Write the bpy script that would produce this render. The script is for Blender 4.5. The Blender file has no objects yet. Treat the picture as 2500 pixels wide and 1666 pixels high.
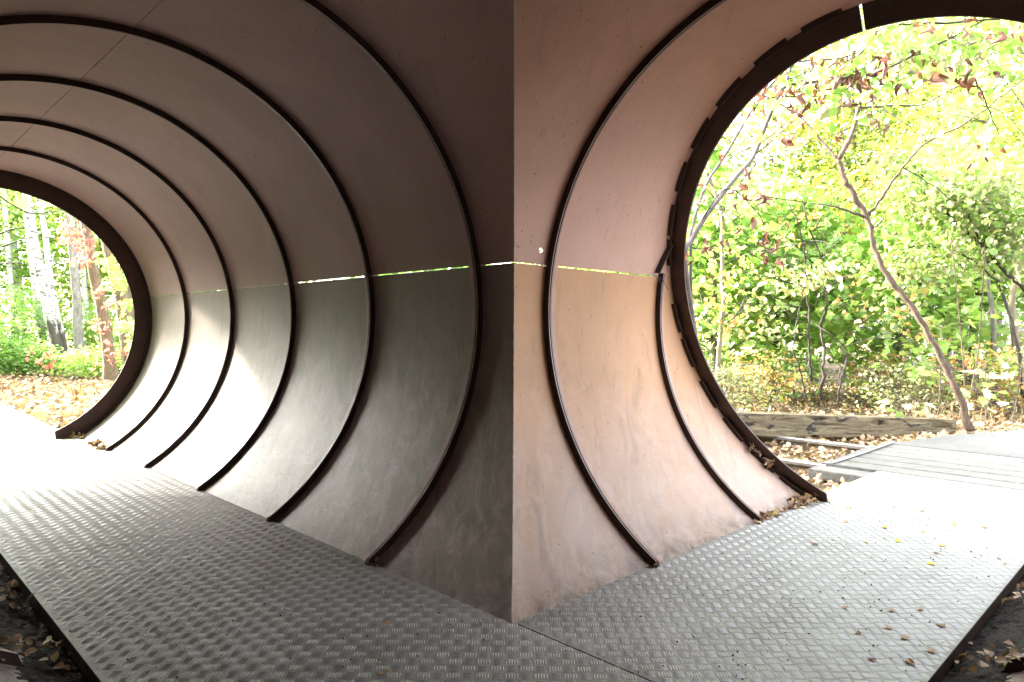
import bpy, bmesh, math, random
import numpy as np
from mathutils import Vector, Matrix, noise

random.seed(7)
rng = np.random.default_rng(11)
scene = bpy.context.scene
COL = scene.collection
RAD = math.radians

# ------------------------------------------------------------------ camera, sky, sun, exposure
cam_data = bpy.data.cameras.new('camera')
cam = bpy.data.objects.new('camera', cam_data)
COL.objects.link(cam)
scene.camera = cam
CAM = Vector((0.011, -3.071, 1.30))
FWD = Vector((-0.005, 1.0, -0.0165)).normalized()
RGT = Vector((1.0, 0.005, 0.0027))
RGT = (RGT - FWD * RGT.dot(FWD)).normalized()
UPV = RGT.cross(FWD).normalized()
cam.matrix_world = Matrix(((RGT.x, UPV.x, -FWD.x, CAM.x), (RGT.y, UPV.y, -FWD.y, CAM.y), (RGT.z, UPV.z, -FWD.z, CAM.z), (0, 0, 0, 1)))
cam_data.sensor_width = 36.0
cam_data.lens = 36.0 * 1697 / 2500
cam_data.clip_start = 0.02
cam_data.clip_end = 600

SUN_AZ, SUN_EL = RAD(159), RAD(30)
world = bpy.data.worlds.new('World')
scene.world = world
world.use_nodes = True
nt = world.node_tree
nt.nodes.clear()
sky = nt.nodes.new('ShaderNodeTexSky')
sky.sky_type = 'NISHITA'
sky.sun_disc = False
sky.sun_elevation = SUN_EL
sky.sun_rotation = RAD(90) - SUN_AZ
sky.air_density = 1.0
sky.dust_density = 4.0
sky.ozone_density = 1.0
bg = nt.nodes.new('ShaderNodeBackground')
bg.inputs['Strength'].default_value = 0.15
wo = nt.nodes.new('ShaderNodeOutputWorld')
haze_tone = nt.nodes.new('ShaderNodeHueSaturation')      # thin high cloud takes most of the blue out
haze_tone.inputs['Saturation'].default_value = 0.25
nt.links.new(sky.outputs[0], haze_tone.inputs['Color'])
nt.links.new(haze_tone.outputs[0], bg.inputs['Color'])
nt.links.new(bg.outputs[0], wo.inputs['Surface'])

sun_data = bpy.data.lights.new('sun', 'SUN')
sun_data.energy = 3.0
sun_data.angle = RAD(2.5)
sun_data.color = (1.0, 0.94, 0.85)
sun = bpy.data.objects.new('sun', sun_data)
COL.objects.link(sun)
SUN_DIR = Vector((math.cos(SUN_EL) * math.cos(SUN_AZ), math.cos(SUN_EL) * math.sin(SUN_AZ), math.sin(SUN_EL)))
sun.rotation_euler = SUN_DIR.to_track_quat('Z', 'Y').to_euler()

scene.view_settings.view_transform = 'Standard'
scene.view_settings.look = 'None'
scene.view_settings.exposure = 4.1
scene.view_settings.gamma = 1.0
scene.cycles.use_denoising = True
scene.cycles.denoiser = 'OPENIMAGEDENOISE'
scene.cycles.denoising_prefilter = 'NONE'
scene.cycles.max_bounces = 14
scene.cycles.diffuse_bounces = 9
scene.cycles.glossy_bounces = 6
scene.cycles.transmission_bounces = 6
scene.cycles.transparent_max_bounces = 8
scene.cycles.sample_clamp_indirect = 8.0
scene.cycles.caustics_reflective = False
scene.cycles.caustics_refractive = False

# ------------------------------------------------------------------ helpers
HH = 1.30                      # the unit the tube was measured in
S2 = math.sqrt(0.5)
A_DIR = {'L': Vector((-S2, S2, 0)), 'R': Vector((S2, S2, 0))}
N_DIR = {'L': Vector((-S2, -S2, 0)), 'R': Vector((S2, -S2, 0))}


def W(side, t, u, z):
    a, n = A_DIR[side], N_DIR[side]
    return (a.x * t + n.x * u, a.y * t + n.y * u, z)


def px(x, y, depth):
    """A point of the place, given where it shows in the 2500 px wide photograph and how far off it stands."""
    d = FWD + RGT * ((x - 1250) / 1697) + UPV * (-(y - 833) / 1697)
    return CAM + d * depth


def tag(o, label=None, cat=None, group=None, kind=None):
    if label: o['label'] = label
    if cat: o['category'] = cat
    if group: o['group'] = group
    if kind: o['kind'] = kind
    return o


def empty(name, loc=(0, 0, 0)):
    o = bpy.data.objects.new(name, None)
    o.location = loc
    o.empty_display_size = 0.2
    COL.objects.link(o)
    return o


def link(name, me, mat=None, parent=None, smooth=False):
    o = bpy.data.objects.new(name, me)
    COL.objects.link(o)
    if mat is not None and not me.materials:
        me.materials.append(mat)
    if smooth:
        me.shade_smooth()
    if parent is not None:
        o.parent = parent
        o.matrix_parent_inverse = Matrix.Translation(-parent.location)
    return o


def pydata(name, verts, faces):
    me = bpy.data.meshes.new(name)
    me.from_pydata([tuple(v) for v in verts], [], faces)
    me.update()
    return me


def fast_mesh(name, verts, tris, attr=None):
    """verts (V,3), tris (F,3) numpy arrays -> mesh; attr = per-vertex float called tint."""
    me = bpy.data.meshes.new(name)
    me.vertices.add(len(verts))
    me.vertices.foreach_set('co', np.ascontiguousarray(verts, dtype=np.float32).ravel())
    k = tris.shape[1]
    me.loops.add(tris.size)
    me.loops.foreach_set('vertex_index', np.ascontiguousarray(tris, dtype=np.int32).ravel())
    me.polygons.add(len(tris))
    me.polygons.foreach_set('loop_start', np.arange(0, tris.size, k, dtype=np.int32))
    me.polygons.foreach_set('loop_total', np.full(len(tris), k, dtype=np.int32))
    if attr is not None:
        a = me.attributes.new('tint', 'FLOAT', 'POINT')
        a.data.foreach_set('value', np.ascontiguousarray(attr, dtype=np.float32))
    me.update(calc_edges=True)
    return me


# ------------------------------------------------------------------ materials
def new_mat(name):
    m = bpy.data.materials.new(name)
    m.use_nodes = True
    nt = m.node_tree
    b = nt.nodes['Principled BSDF']
    return m, nt, b


def node(nt, kind, **kw):
    n = nt.nodes.new(kind)
    for k, v in kw.items():
        if k in n.inputs.keys():
            n.inputs[k].default_value = v
        else:
            setattr(n, k, v)
    return n


def ramp(nt, fac, stops, interp='LINEAR'):
    r = nt.nodes.new('ShaderNodeValToRGB')
    cr = r.color_ramp
    cr.interpolation = interp
    while len(cr.elements) > 1:
        cr.elements.remove(cr.elements[-1])
    cr.elements[0].position = stops[0][0]
    c = stops[0][1]
    cr.elements[0].color = (*c, 1) if not isinstance(c, float) else (c, c, c, 1)
    for p, c in stops[1:]:
        e = cr.elements.new(p)
        e.color = (*c, 1) if not isinstance(c, float) else (c, c, c, 1)
    nt.links.new(fac, r.inputs[0])
    return r.outputs[0]


def mix_col(nt, fac, a, b, mode='MIX'):
    m = nt.nodes.new('ShaderNodeMix')
    m.data_type = 'RGBA'
    m.blend_type = mode
    for sock, v in ((m.inputs[0], fac), (m.inputs[6], a), (m.inputs[7], b)):
        if hasattr(v, 'is_linked'):
            nt.links.new(v, sock)
        elif isinstance(v, (int, float)):
            sock.default_value = v
        else:
            sock.default_value = (*v, 1)
    return m.outputs[2]


def coords(nt, scale=(1, 1, 1), rot=(0, 0, 0)):
    tc = nt.nodes.new('ShaderNodeTexCoord')
    mp = nt.nodes.new('ShaderNodeMapping')
    mp.inputs['Scale'].default_value = scale
    mp.inputs['Rotation'].default_value = rot
    nt.links.new(tc.outputs['Object'], mp.inputs['Vector'])
    return mp.outputs[0]


def nz(nt, vec, scale, detail=4.0, rough=0.55, dist=0.0):
    n = node(nt, 'ShaderNodeTexNoise', Scale=scale, Detail=detail, Roughness=rough, Distortion=dist)
    nt.links.new(vec, n.inputs['Vector'])
    return n.outputs[0]


def bump(nt, b, height, strength, dist=0.01, prev=None):
    bp = node(nt, 'ShaderNodeBump', Strength=strength, Distance=dist)
    nt.links.new(height, bp.inputs['Height'])
    if prev is not None:
        nt.links.new(prev, bp.inputs['Normal'])
    nt.links.new(bp.outputs[0], b.inputs['Normal'])
    return bp.outputs[0]


def wall_material(name, rotz, tones, light_gain=1.0, dust=0.0, gloss=0.12):  # blotch and dust tones scale up for the right tube's stronger light
    """painted, walked-on steel: object axes turned so that x runs along the tube."""
    m, nt, b = new_mat(name)
    v0 = coords(nt, (1, 1, 1), (0, 0, rotz))
    streak = coords(nt, (3.0, 0.8, 0.8), (0, 0, rotz))
    big = nz(nt, v0, 0.9, 5, 0.6, 0.4)
    col = ramp(nt, big, [(0.30, tuple(0.85 * q for q in tones)), (0.55, tones), (0.75, tuple(1.15 * q for q in tones))])
    # thin drip stains running down the sheet
    dr = nz(nt, coords(nt, (16, 16, 0.5), (0, 0, rotz)), 1.0, 5, 0.6, 0.15)
    drm = nz(nt, v0, 1.1, 3, 0.5)
    dmu = node(nt, 'ShaderNodeMath', operation='MULTIPLY')
    nt.links.new(ramp(nt, dr, [(0.60, 0.0), (0.70, 0.5)]), dmu.inputs[0]); nt.links.new(ramp(nt, drm, [(0.42, 0.0), (0.6, 1.0)]), dmu.inputs[1])
    col = mix_col(nt, dmu.outputs[0], col, tuple(0.55 * q for q in tones))
    # scuffed and trodden blotches on the lower sheets
    sc = nz(nt, coords(nt, (5.0, 2.0, 2.0), (0, 0, rotz)), 2.0, 9, 0.72, 0.8)
    sep0 = nt.nodes.new('ShaderNodeSeparateXYZ')
    nt.links.new(v0, sep0.inputs[0])
    lo = ramp(nt, nt_map(nt, sep0.outputs[2], 0.1, 1.35), [(0.0, 0.85 if light_gain < 2.4 else 0.30), (0.6, 0.5 if light_gain < 2.4 else 0.14), (1.0, 0.0)])
    for r0, r1, tone in ((0.50, 0.62, (0.075 * light_gain, 0.062 * light_gain, 0.056 * light_gain)), (0.50, 0.38, (0.21 * light_gain, 0.185 * light_gain, 0.175 * light_gain))):
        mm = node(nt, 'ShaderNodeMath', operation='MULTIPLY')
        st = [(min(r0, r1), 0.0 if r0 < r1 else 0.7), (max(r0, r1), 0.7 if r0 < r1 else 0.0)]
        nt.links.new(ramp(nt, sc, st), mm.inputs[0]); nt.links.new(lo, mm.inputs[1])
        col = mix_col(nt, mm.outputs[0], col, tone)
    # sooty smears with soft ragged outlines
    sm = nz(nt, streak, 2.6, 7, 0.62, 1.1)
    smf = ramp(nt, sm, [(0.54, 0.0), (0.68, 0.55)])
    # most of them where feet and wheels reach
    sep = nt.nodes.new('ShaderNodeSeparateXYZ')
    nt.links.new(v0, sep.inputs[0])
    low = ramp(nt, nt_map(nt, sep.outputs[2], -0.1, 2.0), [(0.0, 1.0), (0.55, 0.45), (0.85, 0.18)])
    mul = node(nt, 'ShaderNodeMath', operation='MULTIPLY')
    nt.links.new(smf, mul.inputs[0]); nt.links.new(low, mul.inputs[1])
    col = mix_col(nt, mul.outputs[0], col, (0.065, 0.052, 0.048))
    # dust that has settled on the lower sheets, blown thin in streaks
    dn = nz(nt, coords(nt, (2.2, 0.7, 0.7), (0, 0, rotz)), 1.6, 6, 0.6, 0.8)
    dl = ramp(nt, nt_map(nt, sep.outputs[2], 0.0, 1.0), [(0.0, dust), (0.5, dust * 0.55), (0.95, 0.0)])
    dm = node(nt, 'ShaderNodeMath', operation='MULTIPLY')
    nt.links.new(ramp(nt, dn, [(0.3, 0.45), (0.65, 1.0)]), dm.inputs[0]); nt.links.new(dl, dm.inputs[1])
    col = mix_col(nt, dm.outputs[0], col, (0.46, 0.42, 0.42) if light_gain > 2.4 else (0.17, 0.165, 0.165))  # right tube's dust tone is lifted along with its light
    # pale dusty hand and shoe prints
    pr = nz(nt, v0, 5.5, 3, 0.5, 0.3)
    prf = ramp(nt, pr, [(0.70, 0.0), (0.78, 0.4)])
    col = mix_col(nt, prf, col, (0.33, 0.28, 0.26))
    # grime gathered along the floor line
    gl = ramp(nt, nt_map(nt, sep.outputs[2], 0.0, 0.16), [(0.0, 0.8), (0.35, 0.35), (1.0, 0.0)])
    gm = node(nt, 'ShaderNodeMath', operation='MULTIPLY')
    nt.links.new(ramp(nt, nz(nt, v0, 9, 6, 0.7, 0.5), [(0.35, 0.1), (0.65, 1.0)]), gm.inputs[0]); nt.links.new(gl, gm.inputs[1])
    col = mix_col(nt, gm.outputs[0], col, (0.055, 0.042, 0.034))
    # small chips and specks
    sp = nz(nt, v0, 42, 2, 0.5)
    spf = ramp(nt, sp, [(0.715, 0.0), (0.75, 0.8)])
    col = mix_col(nt, spf, col, (0.06, 0.045, 0.04))
    nt.links.new(col, b.inputs['Base Color'])
    ro = ramp(nt, nz(nt, streak, 3.5, 5, 0.6), [(0.3, 0.48), (0.7, 0.54)])
    nt.links.new(ro, b.inputs['Roughness'])
    b.inputs['Specular IOR Level'].default_value = gloss
    h1 = bump(nt, b, nz(nt, v0, 1.3, 3, 0.5), 0.04, 0.03)
    h2 = bump(nt, b, nz(nt, v0, 55, 4, 0.65), 0.28, 0.004, h1)
    lump = ramp(nt, nz(nt, v0, 20, 3, 0.6), [(0.56, 0.0), (0.72, 1.0)])
    bump(nt, b, lump, 0.22, 0.004, h2)
    return m


def nt_map(nt, val, lo, hi):
    r = node(nt, 'ShaderNodeMapRange')
    r.inputs['From Min'].default_value = lo
    r.inputs['From Max'].default_value = hi
    nt.links.new(val, r.inputs['Value'])
    return r.outputs[0]


M = {}
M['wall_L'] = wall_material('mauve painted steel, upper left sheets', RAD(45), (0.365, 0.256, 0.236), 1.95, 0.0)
M['wall_L_low'] = wall_material('olive grey painted steel, lower left sheets', RAD(45), (0.245, 0.204, 0.174), 1.95, 0.15, 0.18)  # green light from the foliage is tinted into this base tone
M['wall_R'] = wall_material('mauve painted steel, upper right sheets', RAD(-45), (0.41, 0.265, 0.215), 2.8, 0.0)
M['wall_R_low'] = wall_material('tan painted steel, lower right sheets', RAD(-45), (0.405, 0.238, 0.137), 2.8, 0.62)  # warm light bounced off leaf litter is put into this base tone


def simple(name, c1, c2, scale=6, rough=0.6, metallic=0.0, bscale=40, bstr=0.2, bdist=0.005, stretch=(1, 1, 1)):
    m, nt, b = new_mat(name)
    v = coords(nt, stretch)
    nt.links.new(ramp(nt, nz(nt, v, scale, 6, 0.6, 0.3), [(0.32, c1), (0.68, c2)]), b.inputs['Base Color'])
    b.inputs['Roughness'].default_value = rough
    b.inputs['Metallic'].default_value = metallic
    bump(nt, b, nz(nt, v, bscale, 5, 0.65), bstr, bdist)
    return m


M['rib'] = simple('dark brown painted flange steel', (0.032, 0.020, 0.016), (0.055, 0.036, 0.030), 8, 0.65, 0.0, 60, 0.2, 0.003)
M['rib'].node_tree.nodes['Principled BSDF'].inputs['Specular IOR Level'].default_value = 0.15
M['lip'] = simple('pale flange steel', (0.20, 0.13, 0.11), (0.30, 0.22, 0.19), 14, 0.35, 0.0, 60, 0.2, 0.003)
M['endf'] = simple('red brown end flange steel', (0.040, 0.019, 0.013), (0.060, 0.030, 0.022), 7, 0.6, 0.0, 50, 0.25, 0.003)
M['gasket'] = simple('black gasket rubber', (0.012, 0.011, 0.010), (0.03, 0.026, 0.024), 20, 0.8)
M['soil'] = simple('dark crumbly soil', (0.010, 0.008, 0.006), (0.060, 0.046, 0.036), 30, 0.95, 0, 70, 1.0, 0.04)
M['asphalt'] = simple('pale fine asphalt', (0.05, 0.05, 0.051), (0.08, 0.0795, 0.079), 14, 0.85, 0, 240, 0.5, 0.004)
M['concrete'] = simple('pale concrete path', (0.10, 0.098, 0.094), (0.16, 0.157, 0.15), 3, 0.8, 0, 160, 0.4, 0.004)
M['plank'] = simple('weathered grey plank', (0.065, 0.062, 0.057), (0.14, 0.135, 0.126), 9, 0.8, 0, 55, 0.7, 0.006, (0.6, 3.0, 3.0))
M['rail'] = simple('rusty rail steel', (0.10, 0.07, 0.05), (0.21, 0.16, 0.125), 12, 0.6, 0.3, 70, 0.4, 0.003)
M['railtop'] = simple('dull rail head', (0.26, 0.25, 0.24), (0.36, 0.34, 0.32), 20, 0.4, 0.7, 90, 0.2, 0.002)
M['bark'] = simple('ridged brown bark', (0.050, 0.032, 0.021), (0.125, 0.083, 0.056), 9, 0.9, 0, 30, 0.9, 0.02, (3, 3, 0.8))
M['greybark'] = simple('smooth grey bark', (0.075, 0.064, 0.058), (0.15, 0.13, 0.12), 8, 0.8, 0, 40, 0.5, 0.01, (2, 2, 1))
M['palebark'] = simple('pale ochre bark', (0.13, 0.105, 0.065), (0.22, 0.185, 0.12), 5, 0.85, 0, 30, 0.5, 0.01, (2, 2, 0.7))
M['palegrey'] = simple('pale grey trunk bark', (0.17, 0.155, 0.14), (0.36, 0.335, 0.31), 6, 0.8, 0, 40, 0.5, 0.01, (2, 2, 1))
M['twig'] = simple('dark twig bark', (0.022, 0.016, 0.013), (0.055, 0.042, 0.034), 14, 0.85, 0, 50, 0.4, 0.005)
M['robinia'] = simple('deeply furrowed bark', (0.13, 0.095, 0.06), (0.33, 0.255, 0.165), 7, 0.95, 0, 18, 1.0, 0.05, (4, 4, 0.5))
M['straw'] = simple('dry straw', (0.20, 0.155, 0.08), (0.33, 0.26, 0.15), 30, 0.8)
M['pebble'] = simple('stone grit', (0.12, 0.11, 0.10), (0.32, 0.30, 0.27), 30, 0.9)


def birch_material():
    m, nt, b = new_mat('white birch bark')
    v = coords(nt, (1.2, 1.2, 5.0))
    n1 = nz(nt, v, 3.0, 5, 0.6, 0.8)
    col = ramp(nt, n1, [(0.34, (0.03, 0.026, 0.022)), (0.40, (0.14, 0.13, 0.115)), (0.45, (0.48, 0.465, 0.44)), (0.7, (0.60, 0.59, 0.575))])
    sep = nt.nodes.new('ShaderNodeSeparateXYZ')
    tc = nt.nodes.new('ShaderNodeTexCoord')
    nt.links.new(tc.outputs['Object'], sep.inputs[0])
    nn = nz(nt, coords(nt, (2, 2, 1)), 2.0, 6, 0.65)
    ad = node(nt, 'ShaderNodeMath', operation='ADD')
    nt.links.new(nn, ad.inputs[0]); nt.links.new(nt_map(nt, sep.outputs[2], 2.4, 0.2), ad.inputs[1])
    base = ramp(nt, ad.outputs[0], [(0.88, 0.0), (0.98, 1.0)])
    col2 = mix_col(nt, base, col, (0.075, 0.062, 0.052))
    nt.links.new(col2, b.inputs['Base Color'])
    b.inputs['Roughness'].default_value = 0.7
    bump(nt, b, n1, 0.5, 0.02)
    return m


M['birch'] = birch_material()


def plate_material():
    m, nt, b = new_mat('dusty aluminium tread plate')
    v = coords(nt)
    d = nz(nt, v, 2.2, 6, 0.62, 0.6)
    col = ramp(nt, d, [(0.28, (0.19, 0.185, 0.175)), (0.55, (0.285, 0.283, 0.277)), (0.8, (0.33, 0.33, 0.325))])
    mud = nz(nt, v, 1.3, 7, 0.68, 0.9)
    col = mix_col(nt, ramp(nt, mud, [(0.50, 0.0), (0.70, 0.55)]), col, (0.15, 0.135, 0.115))
    g = nz(nt, v, 28, 5, 0.7)
    gf = ramp(nt, g, [(0.50, 0.0), (0.78, 0.6)])
    col = mix_col(nt, gf, col, (0.12, 0.105, 0.09))
    nt.links.new(col, b.inputs['Base Color'])
    b.inputs['Metallic'].default_value = 0.35
    b.inputs['Specular IOR Level'].default_value = 0.15
    ro = ramp(nt, nz(nt, v, 7, 5, 0.6), [(0.3, 0.52), (0.7, 0.68)])
    nt.links.new(ro, b.inputs['Roughness'])
    bump(nt, b, nz(nt, v, 120, 4, 0.6), 0.12, 0.002)
    return m


M['plate'] = plate_material()
M['bar'] = simple('polished tread bars', (0.34, 0.34, 0.33), (0.45, 0.45, 0.44), 9, 0.5, 0.5, 90, 0.05, 0.001)


def ground_material():
    m, nt, b = new_mat('woodland floor')
    v = coords(nt)
    big = nz(nt, v, 0.8, 6, 0.65, 0.5)
    col = ramp(nt, big, [(0.3, (0.06, 0.046, 0.03)), (0.5, (0.12, 0.087, 0.05)), (0.66, (0.16, 0.12, 0.07)), (0.8, (0.10, 0.105, 0.042))])
    fine = nz(nt, v, 30, 6, 0.75, 1.5)
    col = mix_col(nt, ramp(nt, fine, [(0.42, 0.0), (0.62, 0.75)]), col, (0.21, 0.145, 0.08))
    fine2 = nz(nt, v, 55, 4, 0.7, 1.0)
    col = mix_col(nt, ramp(nt, fine2, [(0.56, 0.0), (0.70, 0.8)]), col, (0.055, 0.04, 0.028))
    nt.links.new(col, b.inputs['Base Color'])
    b.inputs['Roughness'].default_value = 0.95
    bump(nt, b, fine, 1.0, 0.05)
    return m


M['ground'] = ground_material()


def beam_material():
    m, nt, b = new_mat('rotten railway timber')
    v = coords(nt, (1.0, 9.0, 9.0))
    g = nz(nt, v, 2.6, 7, 0.68, 0.7)
    col = ramp(nt, g, [(0.30, (0.018, 0.013, 0.008)), (0.42, (0.085, 0.064, 0.036)), (0.58, (0.15, 0.12, 0.068)), (0.75, (0.21, 0.175, 0.11))])
    v2 = coords(nt, (1.3, 3.2, 3.2))
    rot = nz(nt, v2, 2.2, 6, 0.6, 1.2)
    col = mix_col(nt, ramp(nt, rot, [(0.57, 0.0), (0.61, 0.95)]), col, (0.010, 0.007, 0.005))
    nt.links.new(col, b.inputs['Base Color'])
    b.inputs['Roughness'].default_value = 0.9
    bump(nt, b, g, 0.9, 0.02)
    return m


M['beam'] = beam_material()


def leaf_material(name, stops, trans=0.45, gloss=0.06, tboost=1.25, gain=1.15):
    stops = [(p, tuple(min(0.85, gain * q) for q in c)) for p, c in stops]
    m = bpy.data.materials.new(name)
    m.use_nodes = True
    nt = m.node_tree
    nt.nodes.clear()
    at = nt.nodes.new('ShaderNodeAttribute')
    at.attribute_name = 'tint'
    col = ramp(nt, at.outputs['Fac'], stops)
    v = coords(nt)
    col = mix_col(nt, ramp(nt, nz(nt, v, 26, 3, 0.6), [(0.45, 0.0), (0.75, 0.35)]), col, tuple(0.5 * c for c in stops[0][1]))
    di = nt.nodes.new('ShaderNodeBsdfDiffuse')
    tr = nt.nodes.new('ShaderNodeBsdfTranslucent')
    gl = node(nt, 'ShaderNodeBsdfGlossy', Roughness=0.45)
    nt.links.new(col, di.inputs[0])
    tc = mix_col(nt, 1.0, col, (tboost * 0.85, tboost * 0.95, tboost * 0.62), 'MULTIPLY')
    nt.links.new(tc, tr.inputs[0])
    m1 = nt.nodes.new('ShaderNodeMixShader')
    m1.inputs[0].default_value = trans
    nt.links.new(di.outputs[0], m1.inputs[1]); nt.links.new(tr.outputs[0], m1.inputs[2])
    m2 = nt.nodes.new('ShaderNodeMixShader')
    m2.inputs[0].default_value = gloss
    nt.links.new(m1.outputs[0], m2.inputs[1]); nt.links.new(gl.outputs[0], m2.inputs[2])
    out = nt.nodes.new('ShaderNodeOutputMaterial')
    nt.links.new(m2.outputs[0], out.inputs[0])
    return m


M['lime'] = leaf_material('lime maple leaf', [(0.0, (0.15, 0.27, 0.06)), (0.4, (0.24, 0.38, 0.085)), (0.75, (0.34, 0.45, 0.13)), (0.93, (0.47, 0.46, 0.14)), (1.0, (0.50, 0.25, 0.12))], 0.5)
M['lime_far'] = leaf_material('lime leaf of the tall trees', [(0.0, (0.12, 0.21, 0.045)), (0.4, (0.19, 0.29, 0.06)), (0.75, (0.27, 0.34, 0.09)), (0.93, (0.38, 0.35, 0.09)), (1.0, (0.42, 0.22, 0.09))], 0.5, gain=0.8)  # lime leaf darkened to hold down the light on the treetops
M['yellow_far'] = leaf_material('yellowing leaf of the tall trees', [(0.0, (0.20, 0.28, 0.05)), (0.5, (0.32, 0.34, 0.06)), (0.9, (0.46, 0.36, 0.06)), (1.0, (0.46, 0.24, 0.07))], 0.5, gain=0.8)  # yellowing leaf, likewise darkened against the sun and sky on top
M['green'] = leaf_material('mid green leaf', [(0.0, (0.11, 0.23, 0.055)), (0.5, (0.21, 0.36, 0.085)), (0.85, (0.31, 0.44, 0.13)), (1.0, (0.46, 0.47, 0.16))], 0.52)
M['yellow'] = leaf_material('yellowing maple leaf', [(0.0, (0.22, 0.34, 0.07)), (0.5, (0.34, 0.42, 0.10)), (0.9, (0.50, 0.43, 0.11)), (1.0, (0.52, 0.28, 0.09))], 0.5)
M['pale'] = leaf_material('pale sapling leaf', [(0.0, (0.28, 0.38, 0.14)), (0.6, (0.42, 0.52, 0.22)), (1.0, (0.58, 0.60, 0.30))], 0.4)
M['dried'] = leaf_material('grey green withered leaf', [(0.0, (0.14, 0.11, 0.07)), (0.35, (0.28, 0.25, 0.16)), (0.7, (0.32, 0.36, 0.15)), (1.0, (0.48, 0.47, 0.29))], 0.3)
M['orange'] = leaf_material('orange autumn leaf', [(0.0, (0.16, 0.22, 0.05)), (0.4, (0.24, 0.30, 0.07)), (0.6, (0.42, 0.22, 0.08)), (1.0, (0.55, 0.22, 0.10))], 0.45)
M['brown'] = leaf_material('hanging brown leaf', [(0.0, (0.075, 0.026, 0.015)), (0.5, (0.13, 0.046, 0.027)), (1.0, (0.20, 0.078, 0.045))], 0.3, 0.05, 1.1)
M['red'] = leaf_material('red creeper leaf', [(0.0, (0.38, 0.06, 0.06)), (0.5, (0.52, 0.13, 0.12)), (0.85, (0.58, 0.22, 0.17)), (1.0, (0.58, 0.36, 0.14))], 0.45)
M['litter'] = leaf_material('fallen leaf', [(0.0, (0.11, 0.07, 0.045)), (0.3, (0.26, 0.155, 0.09)), (0.6, (0.40, 0.27, 0.17)), (0.82, (0.50, 0.40, 0.28)), (0.93, (0.58, 0.46, 0.12)), (1.0, (0.44, 0.14, 0.10))], 0.2, 0.05, 1.0)
M['fallen_yellow'] = leaf_material('fallen yellow leaf', [(0.0, (0.52, 0.36, 0.03)), (1.0, (0.66, 0.48, 0.05))], 0.2)
M['fallen_brown'] = leaf_material('fallen tan leaf', [(0.0, (0.26, 0.13, 0.06)), (1.0, (0.48, 0.30, 0.16))], 0.2)
M['fallen_orange'] = leaf_material('fallen orange leaf', [(0.0, (0.42, 0.15, 0.03)), (1.0, (0.55, 0.24, 0.05))], 0.2)

# ------------------------------------------------------------------ leaves, stems
def leaf_template(kind):
    if kind == 'diamond':       # 4 verts, 2 tris folded on the midrib
        v = [(0, 0, 0), (0.32, 0.5, 0.07), (0, 1, -0.05), (-0.32, 0.5, 0.07)]
        f = [(0, 1, 2), (0, 2, 3)]
    elif kind == 'ovate':
        v = [(0, 0, 0), (0.30, 0.28, 0.07), (0.33, 0.58, 0.08), (0, 1.0, -0.10), (-0.33, 0.58, 0.08), (-0.30, 0.28, 0.07), (0, 0.45, 0.0)]
        f = [(0, 1, 6), (1, 2, 6), (2, 3, 6), (3, 4, 6), (4, 5, 6), (5, 0, 6)]
    elif kind == 'maple':
        r = [(0.0, -0.02), (0.18, 0.02), (0.42, -0.02), (0.40, 0.20), (0.62, 0.42), (0.36, 0.48), (0.34, 0.72), (0.14, 0.64), (0.0, 1.0)]
        pts = r + [(-x, y) for x, y in reversed(r[1:-1])]
        v = [(x, y, 0.10 * abs(x) - 0.10 * y * y) for x, y in pts] + [(0, 0.34, 0.03)]
        n = len(pts)
        f = [(i, (i + 1) % n, n) for i in range(n)]
    elif kind == 'curl':        # withered, rolled lengthwise
        v, f = [], []
        for i in range(7):
            y = i / 6
            w = 0.30 * math.sin(math.pi * min(1, 0.12 + y * 0.86)) + 0.01
            c = 0.16 * math.sin(y * 5.0)
            for j in range(4):
                a = (j - 1.5) * 1.15
                v.append((w * math.sin(a) * 0.8 + c * 0.5, y, w * (1 - math.cos(a)) * 0.9 + c))
        for i in range(6):
            for j in range(3):
                q = i * 4 + j
                f += [(q, q + 1, q + 5), (q, q + 5, q + 4)]
    return np.array(v, float), np.array(f, int)


TEMPL = {k: leaf_template(k) for k in ('diamond', 'ovate', 'maple', 'curl')}


def unit(a):
    return a / np.maximum(np.linalg.norm(a, axis=1, keepdims=True), 1e-9)


def leaves(name, pos, size, kind, mat, parent=None, flat=0.6, droop=0.25, tint=None, kindtag=None, direction=None):
    """one mesh of many leaves: pos (N,3); flat = how level the blades lie; droop = how far tips hang."""
    pos = np.asarray(pos, float)
    n = len(pos)
    tv, tf = TEMPL[kind]
    d = rng.normal(size=(n, 3))
    if direction is not None:
        d = d * 0.5 + direction
    d[:, 2] = d[:, 2] * (1 - flat) - droop
    d = unit(d)
    up = rng.normal(size=(n, 3)) * (1 - flat) * 1.2 + np.array([0, 0, 1.0])
    x = unit(np.cross(d, up))
    nn = np.cross(x, d)
    sz = np.asarray(size, float).reshape(-1, 1, 1) if np.ndim(size) else np.full((n, 1, 1), size)
    sz = sz * rng.uniform(0.65, 1.3, size=(n, 1, 1))
    wx = rng.uniform(0.75, 1.2, size=(n, 1, 1))
    fold = rng.uniform(0.3, 2.2, size=(n, 1, 1))
    V = (tv[None, :, 0:1] * wx * x[:, None, :] + tv[None, :, 1:2] * d[:, None, :] + tv[None, :, 2:3] * fold * nn[:, None, :]) * sz + pos[:, None, :]
    k = len(tv)
    F = (tf[None] + (np.arange(n) * k)[:, None, None]).reshape(-1, 3)
    if tint is None:
        tint = np.clip(rng.beta(2, 2, size=n), 0, 1)
    T = np.repeat(tint, k)
    me = fast_mesh(name, V.reshape(-1, 3), F, T)
    o = link(name, me, mat, parent)
    if kindtag:
        o['kind'] = kindtag
    return o


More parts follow.
